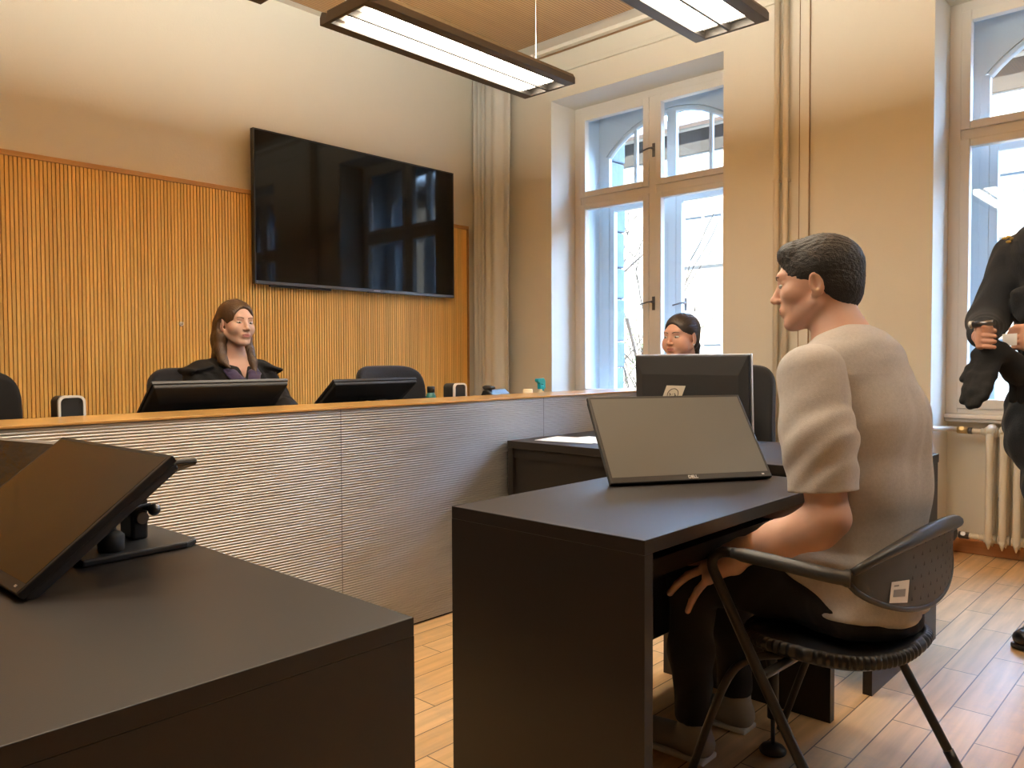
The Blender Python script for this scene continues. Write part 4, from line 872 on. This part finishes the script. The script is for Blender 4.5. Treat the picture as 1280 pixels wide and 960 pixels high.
# ---- the man in the grey shirt, seated
def man():
    r = person((2.05, .72, 0), 'man seen from behind in grey short-sleeved shirt seated on the tubular armchair'); off = r.location
    H = Head((2.075, .835, 1.315), frame3((-.25, .97), .10), 1.02)
    h = .0034
    S = SDF((1.72, .46, .36), (2.44, 1.32, 1.48), h)
    H.skin(S, True)
    S.ecap(H.p(0, -.03, -.05), (2.082, .765, 1.16), (.056, .058), (.064, .066), .02); S.ecap((2.082, .765, 1.16), (2.082, .75, 1.08), (.075, .07), (.15, .085), .03)
    S.ecap((2.082, .75, 1.08), (2.075, .70, .70), (.16, .10), (.145, .10), .03); S.ecap((2.075, .70, .70), (2.065, .70, .53), (.145, .10), (.155, .11), .03)
    for x in (1.99, 2.16): S.ecap((x, .73, .525), (x, 1.10, .515), .072, .058, .03)
    # left arm: upper arm hangs, forearm reaches forward, hand on the outside of the thigh
    S.chain([(1.91, .768, 1.065), (1.855, .735, .92), (1.838, .705, .752)], [.052, .052, .046], .02)
    S.chain([(1.838, .700, .748), (1.842, .735, .722), (1.852, .83, .676), (1.868, .93, .630)], [.043, .050, .045, .031], .02)
    S.ecap((1.868, .93, .628), (1.868, .965, .605), (.026, .036), (.026, .040), .014)
    S.ecap((1.862, .955, .592), (1.862, .99, .572), .024, .020, .016)
    hand(S, (1.866, .945, .612), [(1.925, 1.035, .590), (1.902, 1.046, .582), (1.876, 1.040, .566), (1.852, 1.020, .546)],
         [(1.950, 1.140, .556), (1.912, 1.160, .522), (1.868, 1.146, .478), (1.836, 1.072, .452)], .0165, .0112, [(1.895, .965, .612), (1.945, 1.00, .600), (1.962, 1.045, .592), (1.968, 1.075, .585)], bend=(-.12, .05, .45))
    # right arm, on the far side
    S.chain([(2.28, .765, 1.06), (2.33, .76, .90), (2.335, .77, .76)], [.060, .054, .046], .02)
    S.chain([(2.335, .77, .76), (2.315, .90, .70), (2.275, 1.01, .645)], [.048, .044, .031], .02)
    hand(S, (2.275, 1.01, .645), [(2.195, 1.08, .612), (2.215, 1.095, .612), (2.238, 1.095, .608), (2.258, 1.085, .600)], [(2.18, 1.16, .575), (2.20, 1.185, .575), (2.23, 1.18, .57), (2.258, 1.155, .56)], .0135, .0095, [(2.245, 1.02, .632), (2.205, 1.045, .618), (2.175, 1.085, .608), (2.16, 1.105, .60)], bend=(0, 0, .4))
    S.mesh('body', ['skin', 'lip', 'hairblack'], r, off, lambda P: H.paint(P, brows=None)); H.brows(r, off, 'hairblack'); H.eyes(r, off)
    hs = SDF(H.c-.16, H.c+.16, .0035); R = H.R; k = H.k
    hs.ell(H.p(0, -.020, .040), (.081*k, .103*k, .086*k), .01, R); hs.ell(H.p(0, -.062, -.02), (.064*k, .052*k, .062*k), .03, R); hs.ell(H.p(0, .050, .086), (.052*k, .034*k, .026*k), .03, R)
    hs.ell(H.p(0, .112, -.010), (.074*k, .066*k, .080*k), .012, R, 'sub'); hs.half(H.p(0, -.07, -.066), R @ np.array((0, .25, -1.0)), .01)
    for x in (-1, 1): hs.ell(H.p(x*.085, .012, -.030), (.03*k, .040*k, .036*k), .01, R, 'sub')
    hs.warp(lambda X, Y, Z: .0016*np.sin(X*420+90*np.sin(Z*40))*np.sin(Z*380+Y*200)); hs.mesh('hair', 'hairblack', r, off)
    # shirt
    T = SDF((1.70, .44, .40), (2.46, 1.00, 1.24), .004)
    T.ecap((2.085, .755, 1.115), (2.085, .752, 1.075), (.115, .070), (.185, .100), .03)
    T.ecap((1.93, .768, 1.085), (2.24, .765, 1.075), .062, .062, .03, (0, 1, 0))
    T.ecap((2.085, .735, 1.085), (2.085, .705, .96), (.185, .120), (.182, .132), .05)
    T.ecap((2.085, .705, .96), (2.085, .695, .80), (.182, .132), (.172, .124), .04)
    T.ecap((2.085, .695, .80), (2.075, .70, .62), (.172, .124), (.182, .132), .03)
    T.ecap((1.945, .765, .67), (1.918, .795, .585), (.035, .050), (.026, .062), .03, (1, 0, 0))
    T.ecap((2.075, .70, .62), (2.07, .70, .50), (.190, .136), (.200, .146), .03, cap=.3)
    T.ecap(H.p(0, -.035, -.10), (2.082, .76, 1.135), (.058, .060), (.070, .074), .02)
    def fold2(X, Y, Z):
        back = np.clip((.74-Y)/.08, 0, 1); U = X-2.085
        ph = 46*(U*(1+.55*np.clip(Z-.75, -.3, .4)))+2.2*np.sin(5*Z+9*U)
        v = .016*np.sign(np.sin(ph))*np.abs(np.sin(ph))**1.6*back*np.clip((1.06-Z)/.2, 0, 1)*(.35+.65*np.clip((X-2.0)/.1, 0, 1))   # long folds down the back
        waist = np.clip((.70-Z)/.15, 0, 1); return v+.0045*np.sin(40*Z+16*X+2*np.sin(15*X))*waist*.7+fold(X, Y, Z, .0014)
    T.warp(fold2)
    T.ecap(H.p(0, -.02, -.08), (2.082, .785, 1.105), .055, .058, .01, op='sub')
    T.half(H.p(0, -.03, -.128), R @ np.array((0, .28, 1.0)))
    T.half((2.07, .70, .478), (0, .22, -1.))
    so = T.mesh('shirt', 'shirt', r, off)
    def ringtube(nm, c, ra, rb, Q, rr, m, par):
        P = [Vector(c)+Vector(Q @ np.array((ra*math.cos(2*PI*i/40), rb*math.sin(2*PI*i/40), 0))) for i in range(41)]
        return MB().tube(P, rr, 6, caps=False).build(nm, m, par, off=off)
    for sh, mid, end, nh in (((1.900, .772, 1.080), (1.852, .735, .93), (1.845, .716, .77), (-.02, -.10, -1)), ((2.270, .765, 1.07), (2.332, .76, .93), (2.345, .765, .77), (.05, 0, -1))):
        T = SDF(np.minimum(sh, end)-.13, np.maximum(sh, end)+.13, .0036); mid, end = np.array(mid), np.array(end); e8 = mid+(end-mid)*.75
        T.ecap(sh, mid, (.074, .084), (.072, .082), .03, (1, 0, 0)); T.ecap(mid, end, (.072, .082), (.071, .079), .03, (1, 0, 0))
        def fs(X, Y, Z):
            q = Z+.95*(Y-.74)+.4*(X-sh[0]); return .0022*np.sin(66*q+2.4*np.sin(16*Y+9*Z))*np.clip((1.06-Z)/.06, 0, 1)*np.clip((Z-.80)/.07, .15, 1)+fold(X, Y, Z, .0012)
        T.warp(fs); T.half(e8, nh); sv = T.mesh('sleeve', 'shirt', so, off)
        ax = Vector(nh).normalized(); Q = np.array(Vector((0, 0, -1)).rotation_difference(ax).to_matrix())
        ringtube('hem', e8-np.array(ax)*.020, .0725, .0795, Q, .0022, 'shirt', sv) if False else None
    # trousers and shoes
    P_ = SDF((1.80, .48, .02), (2.42, 1.30, .66), .005)
    P_.ecap((2.07, .69, .54), (2.07, .70, .515), (.170, .118), (.200, .142), .04)
    for x, kx in ((1.975, 1.955), (2.165, 2.20)):
        P_.chain([(x, .70, .520), (x-.004, .90, .524), (kx, 1.12, .510)], [.080, .080, .068], .03); P_.chain([(kx, 1.125, .505), (kx, 1.13, .30), (kx, 1.12, .085)], [.066, .058, .050], .03)
    P_.warp(lambda X, Y, Z: fold(X, Y, Z, .004)); P_.half((0, 0, .105), (0, 0, -1))
    P_.D = np.where(((np.arange(P_.n[2])*P_.h+P_.lo[2]).reshape(1, 1, -1) < .452) & ((np.arange(P_.n[1])*P_.h+P_.lo[1]).reshape(1, -1, 1) < .98), np.maximum(P_.D, .004), P_.D)
    P_.mesh('trousers', 'trouser', r, off)
    for x in (1.955, 2.20):
        s = SDF((x-.08, 1.02, 0), (x+.08, 1.36, .13), .004); s.ecap((x, 1.10, .045), (x, 1.27, .038), (.040, .040), (.044, .032), .02); s.ecap((x, 1.12, .05), (x, 1.12, .10), .044, .046, .02); s.half((0, 0, .006), (0, 0, -1)); s.mesh('shoe', 'sneaker', r, off)
        MB().prism([(x-.040, 1.07), (x+.040, 1.07), (x+.046, 1.25), (x+.030, 1.305), (x-.030, 1.305), (x-.046, 1.25)], 2, .0005, .016).build('sole', 'white', r, bevel=.005, off=off)
    return r
man()

# ---- the woman in the robe behind the bench
def judge():
    r = person((1.955, 3.70, .08), 'woman with long brown hair in black robe with purple collar behind the bench'); off = r.location
    H = Head((1.955, 3.675, 1.302), frame3((.05, -1), -.02, .03), .985, .97); k = H.k; R = H.R
    S = SDF((1.60, 3.30, .55), (2.32, 3.95, 1.45), .0034); H.skin(S)
    S.ecap(H.p(0, -.028, -.06), (1.958, 3.715, 1.135), (.047, .050), (.053, .056), .018); S.ecap((1.958, 3.715, 1.135), (1.958, 3.725, 1.06), (.07, .055), (.15, .075), .03)
    S.ecap((1.958, 3.725, 1.06), (1.958, 3.74, .70), (.135, .085), (.125, .09), .03)
    for x, sx in ((1.80, -1), (2.116, 1)):
        S.chain([(x, 3.735, 1.055), (x+sx*.05, 3.70, .90), (x+sx*.045, 3.62, .86), (x-sx*.02, 3.47, .872)], [.045, .04, .036, .027], .02)
        W = (x-sx*.02, 3.465, .872); K = [(x-sx*(.055-.02*i), 3.40+.008*abs(i-1.3), .862) for i in range(4)]; Tt = [(x-sx*(.062-.022*i), 3.335+.015*abs(i-1.3), .846) for i in range(4)]
        hand(S, W, K, Tt, .011, .0076, [(x-sx*.04, 3.45, .868), (x-sx*.068, 3.42, .860), (x-sx*.078, 3.385, .852)], bend=(0, 0, .3))
    S.mesh('body', ['skin', 'lip', 'hairbrown'], r, off, lambda P: H.paint(P, brows=None)); H.brows(r, off, 'hairbrown'); H.eyes(r, off, (.25, 1, -.02))
    hs = SDF((1.74, 3.46, .96), (2.16, 3.86, 1.46), .003)
    hs.ell(H.p(0, -.018, .038), (.083*k, .107*k, .088*k), .01, R); hs.ell(H.p(0, -.055, -.03), (.074*k, .058*k, .085*k), .03, R); 
    for sx in (-1, 1):      # the hair falls behind the ears, past the shoulders
        hs.chain([H.p(sx*.066, -.028, .0), H.p(sx*.072, -.028, -.07), H.p(sx*.080, -.020, -.13), H.p(sx*.084, .015, -.19), H.p(sx*.078, .060, -.275 if sx < 0 else -.22)], [.026, .028, .027, .021, .007], .02)
        hs.chain([H.p(sx*.040, -.07, .0), H.p(sx*.05, -.075, -.08), H.p(sx*.055, -.07, -.17), H.p(sx*.05, -.065, -.26)], [.04, .038, .03, .012], .03)
    hs.ecap(H.p(0, -.085, .0), H.p(0, -.085, -.22), (.05, .03), (.04, .02), .03)
    hs.ell(H.p(0, .122, .0), (.072*k, .085*k, .092*k), .010, R, 'sub'); hs.ell(H.p(0, .085, -.075), (.072*k, .075*k, .07*k), .012, R, 'sub')
    for sx in (-1, 1): hs.ell(H.p(sx*.088, .004, -.014), (.022*k, .030*k, .036*k), .008, R, 'sub')
    def strand(X, Y, Z):
        a = np.arctan2(Y-H.c[1], X-H.c[0]); return .0009*np.sin(a*90+5*np.sin(Z*13))-.006*np.exp(-((X-H.c[0])/.004)**2)*(Z > H.c[2]+.08)*(Y < H.c[1])*.5
    hs.warp(strand); hs.mesh('hair', 'hairbrown', r, off)
    MB().sphere(H.p(-.077, -.002, -.050), .0045).sphere(H.p(-.077, -.002, -.060), .0035).build('earring', 'silver', r, off=off)
    T = SDF((1.56, 3.30, .10), (2.36, 3.96, 1.20), .0045)
    T.ecap((1.958, 3.735, 1.085), (1.958, 3.735, 1.03), (.12, .06), (.205, .095), .03); T.ecap((1.958, 3.735, 1.03), (1.958, 3.745, .60), (.205, .11), (.205, .14), .03)
    for x, sx in ((1.795, -1), (2.121, 1)):
        T.chain([(x, 3.735, 1.055), (x+sx*.055, 3.71, .93), (x+sx*.055, 3.63, .86), (x+sx*.01, 3.52, .873)], [.066, .072, .075, .060], .03)
        T.ecap((x-sx*.02, 3.735, 1.092), (x+sx*.075, 3.73, 1.072), (.02, .085), (.014, .075), .02, (0, 0, 1))   # gathered shoulder cape
    T.chain([(1.87, 3.72, .60), (1.87, 3.42, .58), (1.87, 3.40, .22)], [.10, .085, .07], .04); T.chain([(2.05, 3.72, .60), (2.05, 3.42, .58), (2.05, 3.40, .22)], [.10, .085, .07], .04)
    T.warp(lambda X, Y, Z: .0035*np.sin(90*X+4*np.sin(12*Z))*(Z < 1.06)+fold(X, Y, Z, .003))
    V0 = np.array((1.975, 3.63, 1.018)); T.ecap((1.958, 3.70, 1.22), (1.972, 3.635, 1.045), (.060, .06), (.010, .06), .008, op='sub')
    T.mesh('robe', 'robe', r, off)
    # velvet facing: two bands that meet in a V on the chest
    for sx in (-1, 1):
        c = SDF((1.70, 3.50, .92), (2.22, 3.82, 1.20), .003)
        c.chain([(1.958+sx*.070, 3.745, 1.118), (1.958+sx*.076, 3.690, 1.106), (1.962+sx*.064, 3.630, 1.060), (1.972+sx*.030, 3.600, 1.010), (1.974+sx*.008, 3.590, .955)], [(.010, .016), (.024, .010), (.030, .009), (.032, .009), (.028, .009)], .008, (1, 0, 0))
        c.mesh('collar', 'velvet', r, off)
    for x in (1.87, 2.05): 
        s = SDF((x-.07, 3.22, .08), (x+.07, 3.50, .20), .005); s.ecap((x, 3.44, .12), (x, 3.29, .112), (.034, .036), (.036, .026), .02); s.half((0, 0, .0805), (0, 0, -1)); s.mesh('shoe', 'leather', r, off)
    return r
judge()

# ---- the woman by the window
def clerk():
    r = person((3.76, 2.20, 0), 'smiling woman with tied-back dark hair behind the upright monitor by the window'); off = r.location
    H = Head((3.745, 2.235, 1.235), frame3((-1, .10), .03), 1.02, 1.06); k = H.k; R = H.R
    S = SDF((3.28, 1.86, .45), (3.98, 2.60, 1.38), .0036); H.skin(S)
    for x in (-1, 1): S.ell(H.p(x*.045, .045, -.045), (.028, .03, .03), .02)
    S.ecap(H.p(0, -.028, -.06), (3.775, 2.215, 1.07), (.054, .054), (.060, .060), .018, R[:, 0]); S.ecap((3.775, 2.215, 1.07), (3.785, 2.21, .99), (.08, .06), (.17, .085), .03, R[:, 0])
    S.ecap((3.785, 2.21, .99), (3.79, 2.20, .60), (.155, .10), (.16, .11), .03, R[:, 0])
    for sy in (-1, 1):
        S.chain([(3.785, 2.21+sy*.18, .98), (3.75, 2.21+sy*.215, .83), (3.66, 2.21+sy*.20, .785), (3.52, 2.21+sy*.11, .792)], [.05, .045, .042, .03], .02)
        W = (3.50, 2.21+sy*.105, .79); K = [(3.43-.005*i, 2.21+sy*(.06+.02*i), .775) for i in range(4)]; Tt = [(3.365+.01*abs(i-1.3), 2.21+sy*(.055+.022*i), .762) for i in range(4)]
        hand(S, W, K, Tt, .0115, .0080, [(3.48, 2.21+sy*.08, .785), (3.445, 2.21+sy*.045, .776), (3.41, 2.21+sy*.035, .768)], bend=(0, 0, .3))
    S.mesh('body', ['skin2', 'lip', 'hairdark'], r, off, lambda P: H.paint(P, brows=None)); H.brows(r, off, 'hairdark'); H.eyes(r, off, (.3, 1, -.05))
    hs = SDF(np.array(H.c)-(.18, .18, .28), np.array(H.c)+(.20, .18, .17), .0032)
    hs.ell(H.p(0, -.022, .042), (.080*k*1.06, .106*k, .088*k), .01, R); hs.ell(H.p(0, -.060, -.02), (.066*k, .054*k, .060*k), .03, R)
    hs.ell(H.p(0, .122, -.004), (.078*k, .083*k, .092*k), .010, R, 'sub')
    for sx in (-1, 1): hs.ell(H.p(sx*.092, .010, -.024), (.034*k, .040*k, .044*k), .008, R, 'sub')
    hs.half(H.p(0, -.06, -.06), R @ np.array((0, .5, -1)), .01)
    hs.chain([H.p(0, -.105, -.015), H.p(0, -.128, -.045), H.p(.0, -.125, -.11), H.p(.0, -.105, -.19)], [.018, .026, .026, .010], .012)
    hs.warp(lambda X, Y, Z: .0012*np.sin(np.arctan2(Z-H.c[2], Y-H.c[1])*60)); hs.mesh('hair', 'hairdark', r, off)
    for sx in (-1, 1): MB().sphere(H.p(sx*.079, -.002, -.040), .0045).build('earring', 'silver', r, off=off)
    T = SDF((3.50, 1.86, .42), (4.0, 2.56, 1.12), .0045)
    T.ecap((3.782, 2.21, 1.03), (3.785, 2.21, .97), (.11, .065), (.205, .10), .03, (0, 1, 0)); T.ecap((3.785, 2.21, .97), (3.80, 2.20, .52), (.20, .12), (.205, .15), .03, (0, 1, 0))
    for sy in (-1, 1): T.chain([(3.785, 2.21+sy*.18, .98), (3.75, 2.21+sy*.222, .83), (3.66, 2.21+sy*.205, .785), (3.56, 2.21+sy*.14, .79)], [.065, .06, .055, .042], .03)
    T.warp(lambda X, Y, Z: fold(X, Y, Z, .004)); T.ecap(H.p(0, -.02, -.07), (3.755, 2.215, 1.03), .058, .064, .01, op='sub'); T.mesh('blouse', 'blouse', r, off)
    T = SDF((3.20, 1.90, .03), (4.0, 2.50, .68), .006)
    for y in (2.11, 2.30): T.chain([(3.80, y, .56), (3.38, y, .57), (3.36, y, .08)], [.095, .075, .05], .04)
    T.mesh('trousers', 'navy', r, off)
    for y in (2.11, 2.30):
        s = SDF((3.16, y-.07, 0), (3.46, y+.07, .12), .005); s.ecap((3.37, y, .04), (3.24, y, .034), (.034, .036), (.036, .026), .02, (0, 1, 0)); s.half((0, 0, .003), (0, 0, -1)); s.mesh('shoe', 'leather', r, off)
    return r
clerk()

# ---- the officer at the right edge
def officer():
    r = person((3.68, .44, 0), 'standing person in dark uniform at the right edge, hands together before the belt'); off = r.location
    F = np.array((-.95, .30, 0)); F /= np.linalg.norm(F); Rt = np.array((F[1], -F[0], 0)); 
    C = np.array((3.68, .44, 0)); P = lambda a, b, z: C+Rt*a+F*(b+.25*max(0, min(z, 1.55)-1.0))+np.array((0, 0, z))     # a to his right, b forward
    H = Head(P(0, .0, 1.835), frame3(F[:2], .15), 1.05); k = H.k; R = H.R
    lo, hi = C+(-.70, -.42, .80), C+(.30, .50, 2.0)
    S = SDF(lo, hi, .0036); H.skin(S, True)
    S.ecap(H.p(0, -.03, -.06), P(0, -.01, 1.62), .056, .064, .02); S.ecap(P(0, -.01, 1.62), P(0, 0, 1.50), (.10, .07), (.18, .09), .03, Rt); S.ecap(P(0, 0, 1.50), P(0, 0, 1.0), (.16, .10), (.15, .10), .03, Rt)
    ob = {}
    for sa in (1, -1):
        sh, el = P(sa*.205, .0, 1.515), P(sa*.240, .17, 1.250) if sa > 0 else P(sa*.24, .10, 1.25); hx = P(.110, .470, 1.190) if sa > 0 else P(-.020, .325, 1.185); wr_ = hx+(el-hx)/np.linalg.norm(el-hx)*.035
        S.chain([sh, el, wr_], [.055, .045, .030], .02); ob[sa] = (sh, el, wr_)
        base = hx; K = [base+F*.048-Rt*sa*.030+np.array((0, 0, .028-.019*i)) for i in range(4)]
        Tt = [q+F*.002-Rt*sa*.050+np.array((0, 0, -.006)) for q in K]
        hand(S, base, K, Tt, .0135, .0095, [base+np.array((0, 0, .026))+F*.01, base+F*.045+np.array((0, 0, .042))-Rt*sa*.022, base+F*.058+np.array((0, 0, .040))-Rt*sa*.052, base+F*.058+np.array((0, 0, .034))-Rt*sa*.070], bend=F*.55)
    S.mesh('body', ['skin2', 'lip', 'hairblack'], r, off, lambda P: H.paint(P, brows=None)); H.brows(r, off, 'hairblack'); H.eyes(r, off)
    hs = SDF(H.c-.17, H.c+.17, .004)
    hs.ell(H.p(0, -.020, .038), (.080*k, .102*k, .085*k), .01, R); hs.ell(H.p(0, -.062, -.02), (.064*k, .052*k, .060*k), .03, R); hs.ell(H.p(0, .108, -.018), (.074*k, .062*k, .080*k), .012, R, 'sub'); hs.half(H.p(0, -.07, -.06), R @ np.array((0, .25, -1.0)), .01)
    for x in (-1, 1): hs.ell(H.p(x*.085, .012, -.030), (.03*k, .040*k, .036*k), .01, R, 'sub')
    hs.mesh('hair', 'hairblack', r, off)
    T = SDF(C+(-.56, -.42, .86), C+(.30, .48, 1.68), .005)
    T.ecap(P(0, -.005, 1.60), P(0, 0, 1.52), (.12, .075), (.225, .12), .03, Rt); T.ecap(P(0, .005, 1.52), P(0, .01, 1.22), (.215, .140), (.205, .150), .03, Rt); T.ecap(P(0, .01, 1.22), P(0, 0, .95), (.205, .150), (.215, .140), .03, Rt)
    for sa in (1, -1):
        sh, el, wr_ = ob[sa]; T.chain([sh, el+(0, 0, .01), wr_+(el-wr_)*.12], [.078, .070, .050], .03)
    T.ecap(P(-.10, .150, 1.40), P(-.10, .155, 1.32), (.055, .02), (.055, .022), .01, Rt); T.ecap(P(.10, .150, 1.36), P(.10, .155, 1.28), (.055, .024), (.055, .024), .01, Rt)
    T.warp(lambda X, Y, Z: fold(X, Y, Z, .0055)); T.ecap(H.p(0, -.02, -.07), P(0, .01, 1.585), .062, .066, .01, op='sub'); jk = T.mesh('jacket', 'navy', r, off)
    # marks: gold epaulette, oval sleeve patch
    ep = MB()
    for i, (du, dz) in enumerate(((-.02, 0), (.0, .006), (.02, .0), (.0, -.012))): ep.sphere(P(.175+du*.2, .085+du, 1.573+dz), (.008, .010, .006), 8, 6)
    ep.build('epaulette_mark', 'gold', r, off=off)
    pc = P(.285, .045, 1.43); q = []
    for i in range(25): a = 2*PI*i/24; q.append(pc+F*.030*math.cos(a)+np.array((0, 0, .042*math.sin(a)))+Rt*(-.004-.010*math.cos(a)))
    MB().tube(q, .0035, 6, caps=False).build('sleeve_patch', 'greyink', r, off=off)
    B = SDF(C+(-.30, -.32, .04), C+(.28, .32, 1.06), .006)
    B.ecap(P(0, 0, 1.02), P(0, 0, .90), (.19, .125), (.20, .135), .03, Rt)
    for sa, b in ((1, .0), (-1, -.02)): B.chain([P(sa*.10, .0, .90), P(sa*.105, .02, .52), P(sa*.11, b, .10)], [.105, .080, .068], .03); B.ecap(P(sa*.165, .02, .72), P(sa*.17, .02, .60), (.05, .05), (.045, .05), .02)
    B.ell(P(.150, .085, .86), (.10, .10, .20), .03); B.warp(lambda X, Y, Z: fold(X, Y, Z, .007)); B.mesh('trousers', 'navy', r, off)
    MB().rings([[P(.212*math.cos(2*PI*i/36), .150*math.sin(2*PI*i/36), z) for i in range(36)] for z in (.985, 1.03)]).build('belt', 'leather', r, off=off)
    for sa in (1, -1):
        c = P(sa*.11, 0, 0); lo = np.minimum(c, c+F*.24)-.10; hi = np.maximum(c, c+F*.24)+.10; lo[2] = 0; hi[2] = .16
        s = SDF(lo, hi, .004); s.ecap(c+(0, 0, .055)-F*.03, c+F*.10+(0, 0, .05), (.042, .045), (.045, .042), .02, Rt); s.ecap(c+F*.10+(0, 0, .048), c+F*.19+(0, 0, .042), (.045, .040), (.044, .034), .02, Rt); s.ecap(c+(0, 0, .05), c+(0, 0, .13), .048, .052, .02); s.half((0, 0, .012), (0, 0, -1)); s.mesh('boot', 'leather', r, off)
        so = SDF(lo, hi, .004); so.ecap(c-F*.035+(0, 0, .012), c+F*.195+(0, 0, .012), (.046, .03), (.048, .03), .01, Rt); so.half((0, 0, .002), (0, 0, -1)); so.half((0, 0, .020), (0, 0, 1)); so.mesh('sole', 'black', r, off)
    # what the hands hold
    g0 = P(.080, .470, 1.168)
    g = tag(empty('glove', g0), 'pair of black gloves hanging from the hands of the person in dark uniform', 'gloves'); Z3 = lambda z: np.array((0, 0, z))
    G = SDF(g0+(-.26, -.22, -.28), g0+(.22, .24, .08), .004)
    G.ecap(g0+Z3(.02), g0+Z3(-.04)+F*.01, (.026, .020), (.045, .030), .02, Rt); G.ecap(g0+Z3(-.04)+F*.01, g0+F*.035+Z3(-.115), (.050, .028), (.050, .026), .02, Rt)
    for a, f, z, L in ((.030, .050, -.115, .085), (.008, .055, -.120, .095), (-.014, .050, -.120, .090), (-.034, .040, -.115, .070)):
        p = g0+Rt*a+F*f+Z3(z); G.chain([p, p+F*.030+Z3(-L*.55), p+F*.045+Z3(-L)], [.019, .017, .0145], .01)
    G.chain([g0+Rt*.02+Z3(-.05), g0+Rt*.05+F*.03+Z3(-.09), g0+Rt*.055+F*.06+Z3(-.125)], [.02, .017, .013], .008)
    G.ecap(g0-Rt*.02-F*.02+Z3(-.03), g0-Rt*.05-F*.10+Z3(-.10), (.045, .035), (.055, .05), .02, Rt)
    for a, z in ((-.05, -.13), (-.08, -.135), (-.105, -.13)):
        p = g0+Rt*(a+.02)-F*.10+Z3(z+.015); G.chain([p, p-F*.005+Z3(-.05), p+Z3(-.085)], [.017, .0145, .012], .006)
    G.warp(lambda X, Y, Z: fold(X, Y, Z, .003)); G.mesh('glove_pair', 'knit', g, g0)
    t0 = P(.070, .520, 1.236); tl = tag(empty('torch', t0), 'small dark metal tube held between thumb and fingers of the right hand', 'torch'); MB().tube([t0+Rt*.028, t0-Rt*.045+np.array((0, 0, .004))], .0105, 14).build('barrel', 'steel', tl, off=t0); MB().tube([t0+Rt*.028, t0+Rt*.040], .0128, 14).build('cap', 'silver', tl, off=t0)
    w0 = P(.030, .420, 1.182); wc = tag(empty('card', w0), 'small bright white card pinched in the left hand at the right edge', 'card'); m = MB(); 
    m.add([w0+Rt*a+F*b+np.array((0, 0, z)) for b in (0, .002) for a, z in ((.030, .020), (.026, -.022), (-.02, -.020), (-.02, .022))], [(0, 1, 2, 3), (7, 6, 5, 4), (0, 4, 5, 1), (1, 5, 6, 2), (2, 6, 7, 3), (3, 7, 4, 0)]); m.build('sheet', 'paper', wc, off=w0)
officer()
